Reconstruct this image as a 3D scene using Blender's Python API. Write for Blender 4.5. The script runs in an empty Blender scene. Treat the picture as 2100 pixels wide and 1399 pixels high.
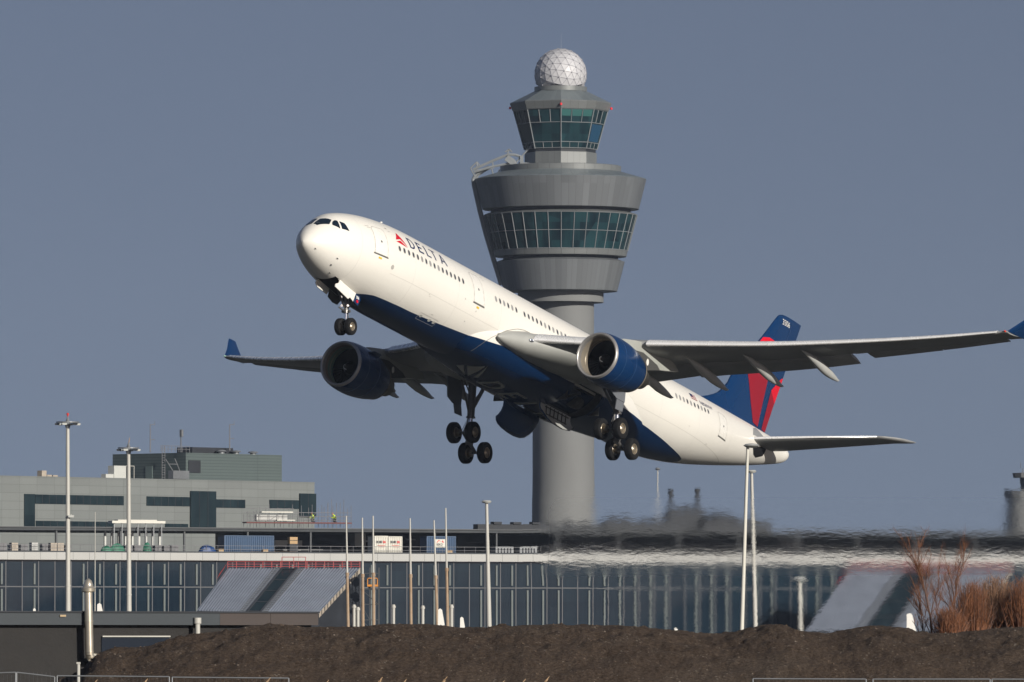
import bpy, bmesh, math, random
from mathutils import Vector, Matrix, noise
R=math.radians; PI=math.pi; sin=math.sin; cos=math.cos
random.seed(7)
scn=bpy.context.scene; COL=scn.collection
# ---------------------------------------------------------------- camera
F=16000.0; CX,CY=1050.0,699.5; HOR=1310.0; CAMH=3.15
PITCH=math.atan((HOR-CY)/F)
cam=bpy.data.cameras.new('camera'); camo=bpy.data.objects.new('camera',cam); COL.objects.link(camo)
camo.location=(0,0,CAMH); camo.rotation_euler=(PI/2+PITCH,0,0)
cam.sensor_width=36; cam.lens=F/2100*36; cam.clip_start=1; cam.clip_end=30000
scn.camera=camo
# ---------------------------------------------------------------- light
SUN_EL=R(19); SUN_AZ=R(38)      # azimuth to the right of straight behind the camera
sd=Vector((sin(SUN_AZ)*cos(SUN_EL),-cos(SUN_AZ)*cos(SUN_EL),sin(SUN_EL)))
sl=bpy.data.lights.new('sun','SUN'); sl.energy=4.9; sl.angle=R(.5); sl.color=(1,.945,.85)
so=bpy.data.objects.new('sun',sl); COL.objects.link(so); so.rotation_euler=sd.to_track_quat('Z','Y').to_euler()
w=bpy.data.worlds.new('World'); scn.world=w; w.use_nodes=True
wn=w.node_tree.nodes; wl=w.node_tree.links
sky=wn.new('ShaderNodeTexSky'); sky.sky_type='NISHITA'; sky.sun_disc=False
sky.sun_elevation=SUN_EL; sky.sun_rotation=PI-SUN_AZ
sky.air_density=1.0; sky.dust_density=.8; sky.ozone_density=1.0
bg=wn['Background']; bg.inputs[1].default_value=.05
tcw=wn.new('ShaderNodeTexCoord'); vm=wn.new('ShaderNodeVectorMath'); vm.operation='ADD'; vm.inputs[1].default_value=(0,0,.22)   # thick low haze: the air near the horizon has the tone of the sky above it
wl.new(tcw.outputs['Generated'],vm.inputs[0]); vn=wn.new('ShaderNodeVectorMath'); vn.operation='NORMALIZE'; wl.new(vm.outputs[0],vn.inputs[0]); wl.new(vn.outputs[0],sky.inputs['Vector'])
hs=wn.new('ShaderNodeMix'); hs.data_type='RGBA'; hs.blend_type='MULTIPLY'; hs.inputs[0].default_value=1; hs.inputs[7].default_value=(1.25,1.045,1.06,1)
wl.new(sky.outputs[0],hs.inputs[6]); wl.new(hs.outputs[2],bg.inputs[0])
vs=scn.view_settings; vs.view_transform='Standard'; vs.look='None'; vs.exposure=0; vs.gamma=1
# ---------------------------------------------------------------- helpers
def at(px,py,Y):
    """world point at depth Y seen at photo pixel px,py (used to survey real positions)"""
    a=(px-CX)/F; b=-(py-CY)/F
    d=Vector((a,cos(PITCH)-b*sin(PITCH),sin(PITCH)+b*cos(PITCH)))
    return Vector((0,0,CAMH))+d*(Y/d.y)
def lerp(a,b,t): return a+(b-a)*t
def interp(tab,x):
    if x<=tab[0][0]: return tab[0][1]
    if x>=tab[-1][0]: return tab[-1][1]
    for i in range(len(tab)-1):
        x0,y0=tab[i][:2]; x1,y1=tab[i+1][:2]
        if x<=x1:
            def sl_(j):
                if j<=0: return (tab[1][1]-tab[0][1])/(tab[1][0]-tab[0][0])
                if j>=len(tab)-1: return (tab[-1][1]-tab[-2][1])/(tab[-1][0]-tab[-2][0])
                a=(tab[j][1]-tab[j-1][1])/(tab[j][0]-tab[j-1][0]); b=(tab[j+1][1]-tab[j][1])/(tab[j+1][0]-tab[j][0])
                return 0 if a*b<=0 else 2*a*b/(a+b)
            h=x1-x0; t=(x-x0)/h; m0=sl_(i)*h; m1=sl_(i+1)*h
            return (2*t**3-3*t*t+1)*y0+(t**3-2*t*t+t)*m0+(-2*t**3+3*t*t)*y1+(t**3-t*t)*m1
class MB:
    def __init__(s): s.v=[]; s.f=[]; s.m=[]
    def add(s,vs,fs,mi=0):
        o=len(s.v); s.v+= [tuple(v) for v in vs]; s.f+=[tuple(i+o for i in f) for f in fs]; s.m+=[mi]*len(fs); return s
    def box(s,c,d,mi=0,rot=None):
        x,y,z=[k/2 for k in d]; c=Vector(c)
        vs=[Vector(p) for p in ((-x,-y,-z),(x,-y,-z),(x,y,-z),(-x,y,-z),(-x,-y,z),(x,-y,z),(x,y,z),(-x,y,z))]
        if rot: vs=[rot@p for p in vs]
        return s.add([c+p for p in vs],[(0,3,2,1),(4,5,6,7),(0,1,5,4),(1,2,6,5),(2,3,7,6),(3,0,4,7)],mi)
    def box2(s,a,b,mi=0):
        return s.box([(a[i]+b[i])/2 for i in range(3)],[abs(b[i]-a[i]) for i in range(3)],mi)
    def tube(s,a,b,r0,r1=None,n=8,mi=0,cap=True):
        a=Vector(a); b=Vector(b); r1=r0 if r1 is None else r1; d=(b-a)
        if d.length<1e-6: return s
        q=d.to_track_quat('Z','Y'); vs=[]
        for p,r in ((a,r0),(b,r1)):
            for k in range(n): vs.append(p+q@Vector((r*cos(2*PI*k/n),r*sin(2*PI*k/n),0)))
        fs=[(k,(k+1)%n,n+(k+1)%n,n+k) for k in range(n)]
        if cap: fs+=[tuple(range(n-1,-1,-1)),tuple(range(n,2*n))]
        return s.add(vs,fs,mi)
    def path(s,pts,r,n=8,mi=0):
        for i in range(len(pts)-1): s.tube(pts[i],pts[i+1],r,r,n,mi)
        return s
    def loft(s,rings,mi=0,cap0=True,cap1=True,closed=True):
        n=len(rings[0]); vs=[p for r in rings for p in r]; fs=[]
        for i in range(len(rings)-1):
            for k in range(n if closed else n-1):
                fs.append((i*n+k,i*n+(k+1)%n,(i+1)*n+(k+1)%n,(i+1)*n+k))
        if cap0: fs.append(tuple(range(n-1,-1,-1)))
        if cap1: fs.append(tuple((len(rings)-1)*n+k for k in range(n)))
        return s.add(vs,fs,mi)
    def lathe(s,prof,c=(0,0,0),axis='z',n=32,mi=0,cap=False):
        """prof: list of (radius, position along axis)"""
        c=Vector(c); rings=[]
        for r,h in prof:
            ring=[]
            for k in range(n):
                a=2*PI*k/n; u,v=r*cos(a),r*sin(a)
                ring.append(c+(Vector((u,v,h)) if axis=='z' else Vector((h,u,v)) if axis=='x' else Vector((v,h,u))))
            rings.append(ring)
        return s.loft(rings,mi,cap,cap)
    def quad(s,a,b,c,d,mi=0): return s.add([a,b,c,d],[(0,1,2,3)],mi)
    def prism(s,poly,ext,mi=0):
        """poly: 3-D points of one face, ext: extrusion vector"""
        n=len(poly); e=Vector(ext); p=[Vector(q) for q in poly]
        return s.add(p+[q+e for q in p],[tuple(range(n-1,-1,-1)),tuple(range(n,2*n))]+[(k,(k+1)%n,n+(k+1)%n,n+k) for k in range(n)],mi)
    def build(s,name,mats,parent=None,smooth=False,angle=40):
        me=bpy.data.meshes.new(name); me.from_pydata(s.v,[],s.f)
        if not isinstance(mats,(list,tuple)): mats=[mats]
        for m in mats: me.materials.append(m)
        me.polygons.foreach_set('material_index',s.m)
        bm=bmesh.new(); bm.from_mesh(me); bmesh.ops.remove_doubles(bm,verts=bm.verts,dist=1e-5)
        bmesh.ops.recalc_face_normals(bm,faces=bm.faces)
        if smooth:
            for f in bm.faces: f.smooth=True
            for e in bm.edges:
                if len(e.link_faces)==2 and e.calc_face_angle(0)>R(angle): e.smooth=False
        bm.to_mesh(me); bm.free()
        o=bpy.data.objects.new(name,me); COL.objects.link(o)
        if parent: o.parent=parent
        return o
def tag(o,label,cat=None,group=None,kind=None):
    if label: o['label']=label
    if cat: o['category']=cat
    if group: o['group']=group
    if kind: o['kind']=kind
    return o
def empty(name,loc=(0,0,0),rz=0):
    o=bpy.data.objects.new(name,None); COL.objects.link(o); o.location=loc; o.rotation_euler=(0,0,rz); o.empty_display_size=.5
    return o
def thing(name,label,cat,loc=(0,0,0),rz=0,group=None): return tag(empty(name,loc,rz),label,cat,group)
def copy_tree(o,parent=None):
    c=o.copy(); COL.objects.link(c)
    if parent: c.parent=parent
    for ch in list(o.children): copy_tree(ch,c)
    return c
# ---------------------------------------------------------------- materials
def srgb(r,g,b):
    f=lambda c:(c/12.92 if c<=.04045 else ((c+.055)/1.055)**2.4)
    return tuple(f(k/255) for k in (r,g,b))
def mat(name,col,rough=.6,metal=0,var=0,vscale=1.0,bump=0,bscale=10,spec=.5,coat=0,stretch=None,col2=None,thresh=None):
    m=bpy.data.materials.new(name); m.use_nodes=True; nt=m.node_tree; b=nt.nodes['Principled BSDF']
    b.inputs['Base Color'].default_value=(*col,1); b.inputs['Roughness'].default_value=rough; b.inputs['Metallic'].default_value=metal
    b.inputs['Specular IOR Level'].default_value=spec; b.inputs['Coat Weight'].default_value=coat; b.inputs['Coat Roughness'].default_value=.08
    if var or col2 or bump:
        tc=nt.nodes.new('ShaderNodeTexCoord'); mp=nt.nodes.new('ShaderNodeMapping'); nt.links.new(tc.outputs['Object'],mp.inputs[0])
        if stretch: mp.inputs['Scale'].default_value=stretch
    if var or col2:
        n=nt.nodes.new('ShaderNodeTexNoise'); n.inputs['Scale'].default_value=vscale; n.inputs['Detail'].default_value=6; n.inputs['Roughness'].default_value=.6
        nt.links.new(mp.outputs[0],n.inputs['Vector'])
        cr=nt.nodes.new('ShaderNodeValToRGB'); e=cr.color_ramp.elements
        c2=col2 or tuple(min(1,k*(1+var)) for k in col); c1=col if col2 else tuple(k*(1-var) for k in col)
        e[0].position=.3 if not thresh else thresh[0]; e[1].position=.7 if not thresh else thresh[1]
        e[0].color=(*c1,1); e[1].color=(*c2,1)
        nt.links.new(n.outputs[0],cr.inputs[0]); nt.links.new(cr.outputs[0],b.inputs['Base Color'])
        # wear also changes the gloss
        mr=nt.nodes.new('ShaderNodeMapRange'); mr.inputs[3].default_value=max(0,rough-.08); mr.inputs[4].default_value=min(1,rough+.08)
        nt.links.new(n.outputs[0],mr.inputs[0]); nt.links.new(mr.outputs[0],b.inputs['Roughness'])
    if bump:
        n2=nt.nodes.new('ShaderNodeTexNoise'); n2.inputs['Scale'].default_value=bscale; n2.inputs['Detail'].default_value=8
        nt.links.new(mp.outputs[0],n2.inputs['Vector'])
        bp=nt.nodes.new('ShaderNodeBump'); bp.inputs['Strength'].default_value=bump; bp.inputs['Distance'].default_value=.1
        nt.links.new(n2.outputs[0],bp.inputs['Height']); nt.links.new(bp.outputs[0],b.inputs['Normal'])
    return m
def nd(nt,typ,**kw):
    n=nt.nodes.new(typ)
    for k,v in kw.items(): setattr(n,k,v)
    return n
def mth(nt,op,a,b=None,clamp=False):
    n=nt.nodes.new('ShaderNodeMath'); n.operation=op; n.use_clamp=clamp
    for i,v in enumerate((a,b)):
        if v is None: continue
        if isinstance(v,(int,float)): n.inputs[i].default_value=v
        else: nt.links.new(v,n.inputs[i])
    return n.outputs[0]
def mixc(nt,fac,a,b):
    n=nt.nodes.new('ShaderNodeMix'); n.data_type='RGBA'
    if isinstance(fac,(int,float)): n.inputs[0].default_value=fac
    else: nt.links.new(fac,n.inputs[0])
    for i,v in ((6,a),(7,b)):
        if isinstance(v,tuple): n.inputs[i].default_value=(*v,1)
        else: nt.links.new(v,n.inputs[i])
    return n.outputs[2]
WHITE=(.81,.79,.735); NAVY=(.001,.018,.066); GREY=(.40,.405,.39)
M={}
M['white']=mat('white_paint',WHITE,.28,coat=.3,var=.02,vscale=.7)
M['navy']=mat('navy_paint',(.0015,.027,.098),.22,coat=.25)
M['letter']=mat('letter_blue',(.006,.02,.09),.3)
M['red']=mat('bright_red',(.62,.005,.02),.3)
M['dred']=mat('dark_red',(.26,.006,.016),.3)
M['grey']=mat('aircraft_grey',GREY,.4,var=.08,vscale=1.5)
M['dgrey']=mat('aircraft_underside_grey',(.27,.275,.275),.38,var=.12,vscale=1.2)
M['lgrey']=mat('light_grey_paint',(.50,.51,.48),.4,var=.05)
M['pgrey']=mat('pale_letter_grey',(.42,.42,.40),.4)
M['chrome']=mat('polished_slat_metal',(.90,.90,.89),.27,metal=.45,var=.04,vscale=2)
M['lip']=mat('engine_lip_metal',(.38,.37,.36),.38,metal=.6,var=.05,vscale=3)
M['liner']=mat('intake_liner',(.20,.175,.14),.5,var=.1,vscale=3)
M['linerg']=mat('intake_liner_green',(.12,.20,.15),.5)
M['fan']=mat('fan_blade_metal',(.05,.048,.045),.35,metal=.8)
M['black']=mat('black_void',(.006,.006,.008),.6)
M['bay']=mat('gear_bay_metal',(.05,.048,.04),.6,var=.4,vscale=6)
M['tyre']=mat('tyre_rubber',(.010,.010,.0105),.85,spec=.2,var=.2,vscale=4)
M['rim']=mat('wheel_rim',(.36,.31,.24),.35,metal=.6,var=.1,vscale=8)
M['hub']=mat('brake_metal',(.30,.24,.16),.35,metal=.8,var=.3,vscale=10)
M['strut']=mat('gear_strut_metal',(.16,.155,.15),.35,metal=.5,var=.2,vscale=5)
M['oleo']=mat('oleo_chrome',(.75,.78,.85),.15,metal=.9)
M['glassdk']=mat('cockpit_glass',(.006,.014,.025),.05,spec=.8)
M['winglass']=mat('cabin_window_glass',(.045,.05,.065),.2)
M['shade']=mat('window_shade',(.27,.27,.28),.5)
M['seam']=mat('seam_grey',(.40,.39,.36),.6)
M['sill']=mat('door_sill_metal',(.12,.12,.11),.4)
M['yellow']=mat('yellow_marking',(.75,.5,.03),.5)
M['pylon']=mat('pylon_paint',(.36,.37,.34),.4,var=.05)
M['hot']=mat('nozzle_metal',(.22,.2,.17),.35,metal=.9,var=.2)
# ================================================================ AIRLINER
# aircraft axes: X aft from the nose tip, Y starboard, Z up (metres)
RT=((0.49151555,-0.86392522,0.10975278),(0.26439255,0.02795413,-0.96400993),(0.82976445,0.50284369,0.24215529))
TT=(-12.9901281,-6.86179469,472.55133712)
CV=Matrix(((RT[0][0],RT[0][1],RT[0][2],TT[0]),(-RT[1][0],-RT[1][1],-RT[1][2],-TT[1]),(-RT[2][0],-RT[2][1],-RT[2][2],-TT[2]),(0,0,0,1)))
camM=Matrix.Translation((0,0,CAMH))@Matrix.Rotation(PI/2+PITCH,4,'X')
AIR=empty('airliner'); AIR.matrix_world=camM@CV
tag(AIR,'large white airliner with navy belly and red and blue tail climbing with wheels down','airliner')
# ---- fuselage section functions (also used to wrap doors, windows and lettering)
ZT=[(0.8,-.62),(.83,-.40),(.91,-.18),(1.07,.105),(1.29,.385),(1.71,.81),(2.17,1.15),(2.67,1.506),(3.12,1.785),(3.72,2.007),(4.3,2.168),(5.17,2.36),(6.08,2.512),(7.18,2.64),(8.3,2.735),(9.4,2.79),(11,2.82),(50,2.82),(54,2.86),(58,2.90),(60.2,2.90),(61.5,2.82),(62.6,2.72),(63.1,2.60),(63.35,2.42),(63.4,2.27)]
ZB=[(0.8,-.62),(.83,-.70),(.91,-.85),(1.07,-1.02),(1.35,-1.234),(1.85,-1.534),(2.52,-1.83),(3.42,-2.097),(4.44,-2.30),(5.81,-2.50),(7.18,-2.64),(8.5,-2.75),(10.5,-2.82),(42.5,-2.82),(45,-2.66),(47.5,-2.30),(50,-1.80),(52.5,-1.22),(55,-.60),(58,.18),(60.5,.88),(62,1.32),(62.8,1.60),(63.2,1.85),(63.35,2.08),(63.4,2.27)]
WW=[(0.8,0),(.83,.13),(.91,.31),(1.07,.55),(1.35,.84),(1.85,1.18),(2.52,1.50),(3.42,1.87),(4.44,2.18),(5.81,2.47),(7.18,2.65),(8.5,2.76),(10.5,2.82),(42.5,2.82),(46,2.76),(50,2.45),(54,1.92),(58,1.28),(60.5,.85),(62,.62),(62.8,.52),(63.2,.38),(63.35,.2),(63.4,0)]
def fsec(x): return interp(ZT,x),interp(ZB,x),interp(WW,x)
def fus(x,a,off=0):
    """a: angle from straight down (0) through starboard (90 deg) to the top; negative a = port side"""
    zt,zb,wd=fsec(x); zc=(zt+zb)/2; h=(zt-zb)/2
    return Vector((x,(wd+off)*sin(a),zc-(h+off)*cos(a)))
def fus_z(x,z,side=-1,off=0):
    """point on the fuselage side at height z"""
    zt,zb,wd=fsec(x); zc=(zt+zb)/2; h=(zt-zb)/2
    return fus(x,side*math.acos(max(-1,min(1,(zc-z)/h))),off)
def wrap_poly(poly,fn,maxlen=.35,mi=0,mb=None,holes=None):
    """fill a 2-D outline, cut it finely and lay it on a surface with fn(u,v)->Vector"""
    bm=bmesh.new()
    loops=[poly]+(holes or [])
    es=[]
    for lp in loops:
        vs=[bm.verts.new((p[0],p[1],0)) for p in lp]
        es+=[bm.edges.new((vs[i],vs[(i+1)%len(vs)])) for i in range(len(vs))]
    bmesh.ops.triangle_fill(bm,use_beauty=True,use_dissolve=False,edges=es)
    for _ in range(6):
        le=[e for e in bm.edges if e.calc_length()>maxlen]
        if not le: break
        bmesh.ops.subdivide_edges(bm,edges=le,cuts=1); bmesh.ops.triangulate(bm,faces=bm.faces)
    bm.verts.index_update()
    mb=mb or MB(); mb.add([fn(v.co.x,v.co.y) for v in bm.verts],[[v.index for v in f.verts] for f in bm.faces],mi); bm.free()
    return mb
def wrap_line(pts,wd,fn,mb,mi=0,closed=False):
    """thin painted line along 2-D points laid on a surface"""
    P=[Vector(p) for p in pts]
    if closed: P.append(P[0])
    for a,b in zip(P[:-1],P[1:]):
        d=(b-a); L=d.length
        if L<1e-6: continue
        k=max(1,int(L/.4)); nrm=Vector((-d.y,d.x))/L*wd/2
        for i in range(k):
            p=a+d*(i/k); q=a+d*((i+1)/k)
            mb.quad(fn(*(p-nrm)),fn(*(q-nrm)),fn(*(q+nrm)),fn(*(p+nrm)),mi)
    return mb
def text_polys(s,size=1.0,squeeze=1.0,bold=0):
    """outlines of built-in-font text as fine triangles in 2-D"""
    cu=bpy.data.curves.new('t','FONT'); cu.body=s; cu.size=size; cu.resolution_u=3; cu.offset=bold
    o=bpy.data.objects.new('t',cu); COL.objects.link(o)
    dg=bpy.context.evaluated_depsgraph_get(); me=o.evaluated_get(dg).to_mesh()
    vs=[(v.co.x*squeeze,v.co.y) for v in me.vertices]; fs=[tuple(p.vertices) for p in me.polygons]
    o.evaluated_get(dg).to_mesh_clear(); bpy.data.objects.remove(o); bpy.data.curves.remove(cu)
    return vs,fs
def wrap_text(s,size,fn,mb,squeeze=1.0,bold=0,mi=0):
    vs,fs=text_polys(s,size,squeeze,bold); mb.add([fn(*v) for v in vs],fs,mi); return mb
# ---- fuselage mesh and livery
def livery():
    m=bpy.data.materials.new('fuselage_livery'); m.use_nodes=True; nt=m.node_tree; b=nt.nodes['Principled BSDF']
    tc=nd(nt,'ShaderNodeTexCoord'); sp=nd(nt,'ShaderNodeSeparateXYZ'); nt.links.new(tc.outputs['Object'],sp.inputs[0])
    x,y,z=sp.outputs
    fc=nd(nt,'ShaderNodeFloatCurve')
    tab=[(0,-6),(5.75,-4.0),(5.82,-2.62),(6.05,-2.48),(6.28,-2.42),(6.7,-2.33),(7.3,-2.26),(9.2,-2.25),(11.2,-2.23),(13.8,-2.14),(16.4,-2.01),(19.4,-1.85),(24,-1.55),(28,-1.62),(33,-1.62),(38.9,-1.70),(40.9,-1.79),(43.1,-1.94),(44.7,-2.03),(45.9,-2.07),(46.9,-2.07),(47.7,-2.07),(48.1,-2.10),(48.35,-2.3),(48.4,-4),(64,-6)]
    cv=fc.mapping.curves[0]
    def nrm(p): return p[0]/64,(p[1]+6)/6
    cv.points[0].location=nrm(tab[0]); cv.points[1].location=nrm(tab[-1])
    for p in tab[1:-1]: cv.points.new(*nrm(p))
    for p in cv.points: p.handle_type='VECTOR'
    fc.mapping.update()
    nt.links.new(mth(nt,'DIVIDE',x,64.0),fc.inputs['Value'])
    zb=mth(nt,'SUBTRACT',mth(nt,'MULTIPLY',fc.outputs[0],6.0),6.0)
    blue=mth(nt,'MULTIPLY',mth(nt,'SUBTRACT',zb,z),60.0,True)
    # painted-over panel joints: frames and one lengthwise lap joint, very faint
    fr=mth(nt,'PINGPONG',mth(nt,'ADD',x,1.1),2.65); ln=mth(nt,'LESS_THAN',fr,.018)
    lap=mth(nt,'MULTIPLY',mth(nt,'LESS_THAN',mth(nt,'ABSOLUTE',mth(nt,'ADD',z,.95)),.012),mth(nt,'GREATER_THAN',x,7.1))
    seam=mth(nt,'MULTIPLY',mth(nt,'MAXIMUM',mth(nt,'MULTIPLY',ln,.5),lap),.42)
    n=nd(nt,'ShaderNodeTexNoise'); n.inputs['Scale'].default_value=.5; n.inputs['Detail'].default_value=5
    mp=nd(nt,'ShaderNodeMapping'); mp.inputs['Scale'].default_value=(.6,2,3); nt.links.new(tc.outputs['Object'],mp.inputs[0]); nt.links.new(mp.outputs[0],n.inputs['Vector'])
    wcol=mixc(nt,mth(nt,'MULTIPLY',n.outputs[0],.35),WHITE,(.70,.66,.58))
    wcol=mixc(nt,seam,wcol,(.25,.24,.21))
    col=mixc(nt,blue,wcol,NAVY)
    nt.links.new(col,b.inputs['Base Color'])
    mr=nd(nt,'ShaderNodeMapRange'); mr.inputs[3].default_value=.32; mr.inputs[4].default_value=.2; nt.links.new(blue,mr.inputs[0]); nt.links.new(mr.outputs[0],b.inputs['Roughness'])
    b.inputs['Coat Weight'].default_value=.15; b.inputs['Coat Roughness'].default_value=.1
    # slight oil-canning of the skin
    n3=nd(nt,'ShaderNodeTexNoise'); n3.inputs['Scale'].default_value=1.3; mp3=nd(nt,'ShaderNodeMapping'); mp3.inputs['Scale'].default_value=(.5,1.6,1.6)
    nt.links.new(tc.outputs['Object'],mp3.inputs[0]); nt.links.new(mp3.outputs[0],n3.inputs['Vector'])
    bu=nd(nt,'ShaderNodeBump'); bu.inputs['Strength'].default_value=.12; bu.inputs['Distance'].default_value=.05
    nt.links.new(n3.outputs[0],bu.inputs['Height']); nt.links.new(bu.outputs[0],b.inputs['Normal'])
    return m
M['livery']=livery()
xs=[.8,.81,.83,.87,.93,1.0]+[1.08,1.18,1.3,1.45,1.6,1.8]+[2+.125*i for i in range(40)]+[7+.25*i for i in range(16)]+[11+1.0*i for i in range(31)]+[42+.5*i for i in range(37)]+[60.5+.25*i for i in range(9)]+[62.7,62.9,63.05,63.15,63.25,63.32,63.37,63.4]
NG=(3.8,6.9,.80)  # nose gear bay x0,x1,half width
mb=MB(); NA=160
mb.loft([[fus(x,2*PI*(k+.5)/NA) for k in range(NA)] for x in xs],0,False,False)
keep=[]
for f in mb.f:
    c=sum((Vector(mb.v[i]) for i in f),Vector())/len(f)
    if 3.8<c.x<6.4 and abs(c.y)<.72 and c.z<-1.5: continue
    keep.append(f)
mb.f=keep; mb.m=[0]*len(keep)
fuselage=mb.build('fuselage',M['livery'],AIR,True,60)
mb=MB(); x0,x1,hw=3.7,6.7,.74
mb.add([(x0,-hw,-1.95),(x1,-hw,-2.45),(x1,-hw,-1.1),(x0,-hw,-1.1),(x0,hw,-1.95),(x1,hw,-2.45),(x1,hw,-1.1),(x0,hw,-1.1)],[(0,1,2,3),(4,7,6,5),(3,2,6,7),(0,3,7,4),(1,5,6,2)])
mb.build('nose_gear_bay',M['bay'],AIR)
# cockpit windows, laid on the nose skin
def nosept(u,v,off=.012,side=-1): return fus(u,side*v,off)
CW=[[(1.55,-158),(1.60,-176.8),(2.25,-177),(2.40,-165),(2.52,-150.7),(2.14,-139.9),(1.85,-148)],
    [(2.35,-140.5),(2.5,-145),(2.67,-145.7),(2.77,-141.8),(2.66,-119.9),(2.29,-134.3)],
    [(2.84,-138.9),(3.1,-130.7),(3.24,-112.6),(2.77,-118.7)]]
for side in (1,-1):
    for poly in CW:
        wrap_poly(poly and [(p[0],p[1]/8) for p in poly],lambda u,v,s=side:fus(u,s*R(v*8),.012),.5).build('cockpit_window',M['glassdk'],AIR,True)
# cabin windows (rounded upright ovals on the skin)
def window_mesh(x,zc=.86,shade=False,side=-1):
    mb=MB(); a0=math.acos(max(-1,min(1,-zc/2.82)))
    def fn(u,v): return fus(x+u,side*(a0+v/2.82),.010)
    n=14
    def ring(ru,rv,off):
        return [fus(x+ru*cos(2*PI*k/n)*(abs(cos(2*PI*k/n))**-.25 if abs(cos(2*PI*k/n))>.01 else 1),side*(a0+rv*sin(2*PI*k/n)/2.82),off) for k in range(n)]
    o=ring(.145,.21,.008); i_=ring(.095,.165,.012)
    mb.add(o+i_,[(k,(k+1)%n,n+(k+1)%n,n+k) for k in range(n)],1)
    mb.add(i_,[tuple(range(n))],0)
    return mb
rows=[(7.72+.508*k) for k in range(16)]+[19.48+.518*k for k in range(6)]+[23.12+.533*k for k in range(16)]+[43.31+.519*k for k in range(10)]
for i,x in enumerate(rows):
    zc=.83+.0035*(x-7.5) if x<30 else .98
    window_mesh(x,zc).build('cabin_window',[M['shade'] if (i*7)%11 in (2,5,8) or x>43 and i%3==0 else M['winglass'],M['seam']],AIR,True)
# cabin doors: seam outline, sill and handle window, wrapped on the port side
def door(x0,x1,zb_,zt_,lean=0):
    def fn(u,v,off=.010):
        zt,zb,wd=fsec(u); zc=(zt+zb)/2; h=(zt-zb)/2
        a=math.acos(max(-1,min(1,(zc-zb_)/h)))
        return fus(u,-(a+v/2.82),off)
    H=2.82*(math.acos(-zt_/2.82)-math.acos(-zb_/2.82))
    ou=[(x0,0),(x1,0),(x1,H-.15),(x1-.15,H),(x0+.15,H),(x0,H-.15)]
    d=wrap_poly(ou,fn,.3).build('passenger_door',M['white'],AIR,True)
    m=MB(); wrap_line(ou,.035,lambda u,v:fn(u,v,.018),m,0,True); m.build('door_seam',M['seam'],d)
    m=MB(); wrap_line([(x0-.08,-.06),(x1+.08,-.06)],.09,lambda u,v:fn(u,v,.02),m); m.build('door_sill',M['sill'],d)
    m=wrap_poly([(x0+.62+.07*cos(k*PI/4),.95+.09*sin(k*PI/4)) for k in range(8)],lambda u,v:fn(u,v,.02),.3); m.build('door_window',M['winglass'],d)
    if x0<30:
        m=wrap_poly([(x0+.4,-.32),(x0+.7,-.32),(x0+.7,-.2),(x0+.4,-.2)],lambda u,v:fn(u,v,.02),.3); m.build('marking',M['yellow'],d)
door(5.28,6.48,-.1,1.84); door(16.68,17.9,-.06,1.88); door(49.75,50.98,.04,1.9)
# airline title and emblem
A0=math.acos(-1.30/2.82)
def port(u,v,off=.014):
    zt,zb,wd=fsec(u); return fus(u,-(A0+v/2.82),off)
sw=.15
LET={'D':([(0,0),(.34,0),(.58,.12),(.68,.34),(.68,.5),(.58,.72),(.34,.84),(0,.84)],[[(sw,.1),(sw,.74),(.3,.74),(.48,.64),(.55,.48),(.55,.36),(.48,.2),(.3,.1)]]),
 'E':([(0,0),(.6,0),(.6,.12),(sw,.12),(sw,.36),(.52,.36),(.52,.48),(sw,.48),(sw,.72),(.6,.72),(.6,.84),(0,.84)],None),
 'L':([(0,0),(.54,0),(.54,.1),(sw,.1),(sw,.84),(0,.84)],None),
 'T':([(.28,0),(.41,0),(.41,.74),(.69,.74),(.69,.84),(0,.84),(0,.74),(.28,.74)],None),
 'A':([(0,0),(.14,0),(.22,.22),(.56,.22),(.64,0),(.78,0),(.46,.84),(.32,.84)],[[(.26,.32),(.39,.68),(.52,.32)]])}
m=MB()
for ch,x in (('D',9.08),('E',10.14),('L',11.12),('T',11.86),('A',12.9)):
    P,H=LET[ch]; dz=.02*(x-9)
    wrap_poly([(x+p[0],p[1]+dz-.05) for p in P],port,.25,0,m,[[(x+p[0],p[1]+dz-.05) for p in h] for h in H] if H else None)
m.build('airline_title',M['letter'],AIR)
m=wrap_poly([(7.98,.80),(7.56,-.03),(7.60,-.05),(8.06,.22),(8.14,.2)],port,.3)
m2=MB(); wrap_poly([(8.02,.83),(7.56,.12),(8.10,.30),(8.72,-.10)],port,.25,0,m2); wrap_poly([(7.52,-.02),(8.04,.17),(8.70,-.18)],port,.25,0,m2)
m2.build('airline_emblem',M['red'],AIR)
# registration, flag, small marks
m=MB(); wrap_text('N806NW',.5,lambda u,v:port(46.95+u,-.02+v,.014),m,.98,-.004); m.build('registration',M['letter'],AIR)
m=MB(); fy=.12
for k in range(7): wrap_poly([(45.75,fy+k*.07),(46.6,fy+k*.07),(46.6,fy+(k+1)*.07),(45.75,fy+(k+1)*.07)],port,.3,0 if k%2==0 else 1,m)
wrap_poly([(45.75,fy+.22),(46.15,fy+.22),(46.15,fy+.49),(45.75,fy+.49)],lambda u,v:port(u,v,.018),.3,2,m)
m.build('national_flag',[M['dred'],M['white'],M['letter']],AIR)
m=MB(); wrap_line([(12.03,43.8/20),(14.12,44.4/20),(14.11,33.9/20),(12.12,32.9/20)],.02,lambda u,v:fus(u,-R(v*20),.014),m,0,True)
for cx in (12.31,13.34,13.86): wrap_poly([(cx+.15*cos(k*PI/5),39.3/20+.11*sin(k*PI/5)) for k in range(10)],lambda u,v:fus(u,-R(v*20),.014),.3,0,m)
m.build('service_panel',M['pgrey'],AIR)
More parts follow.
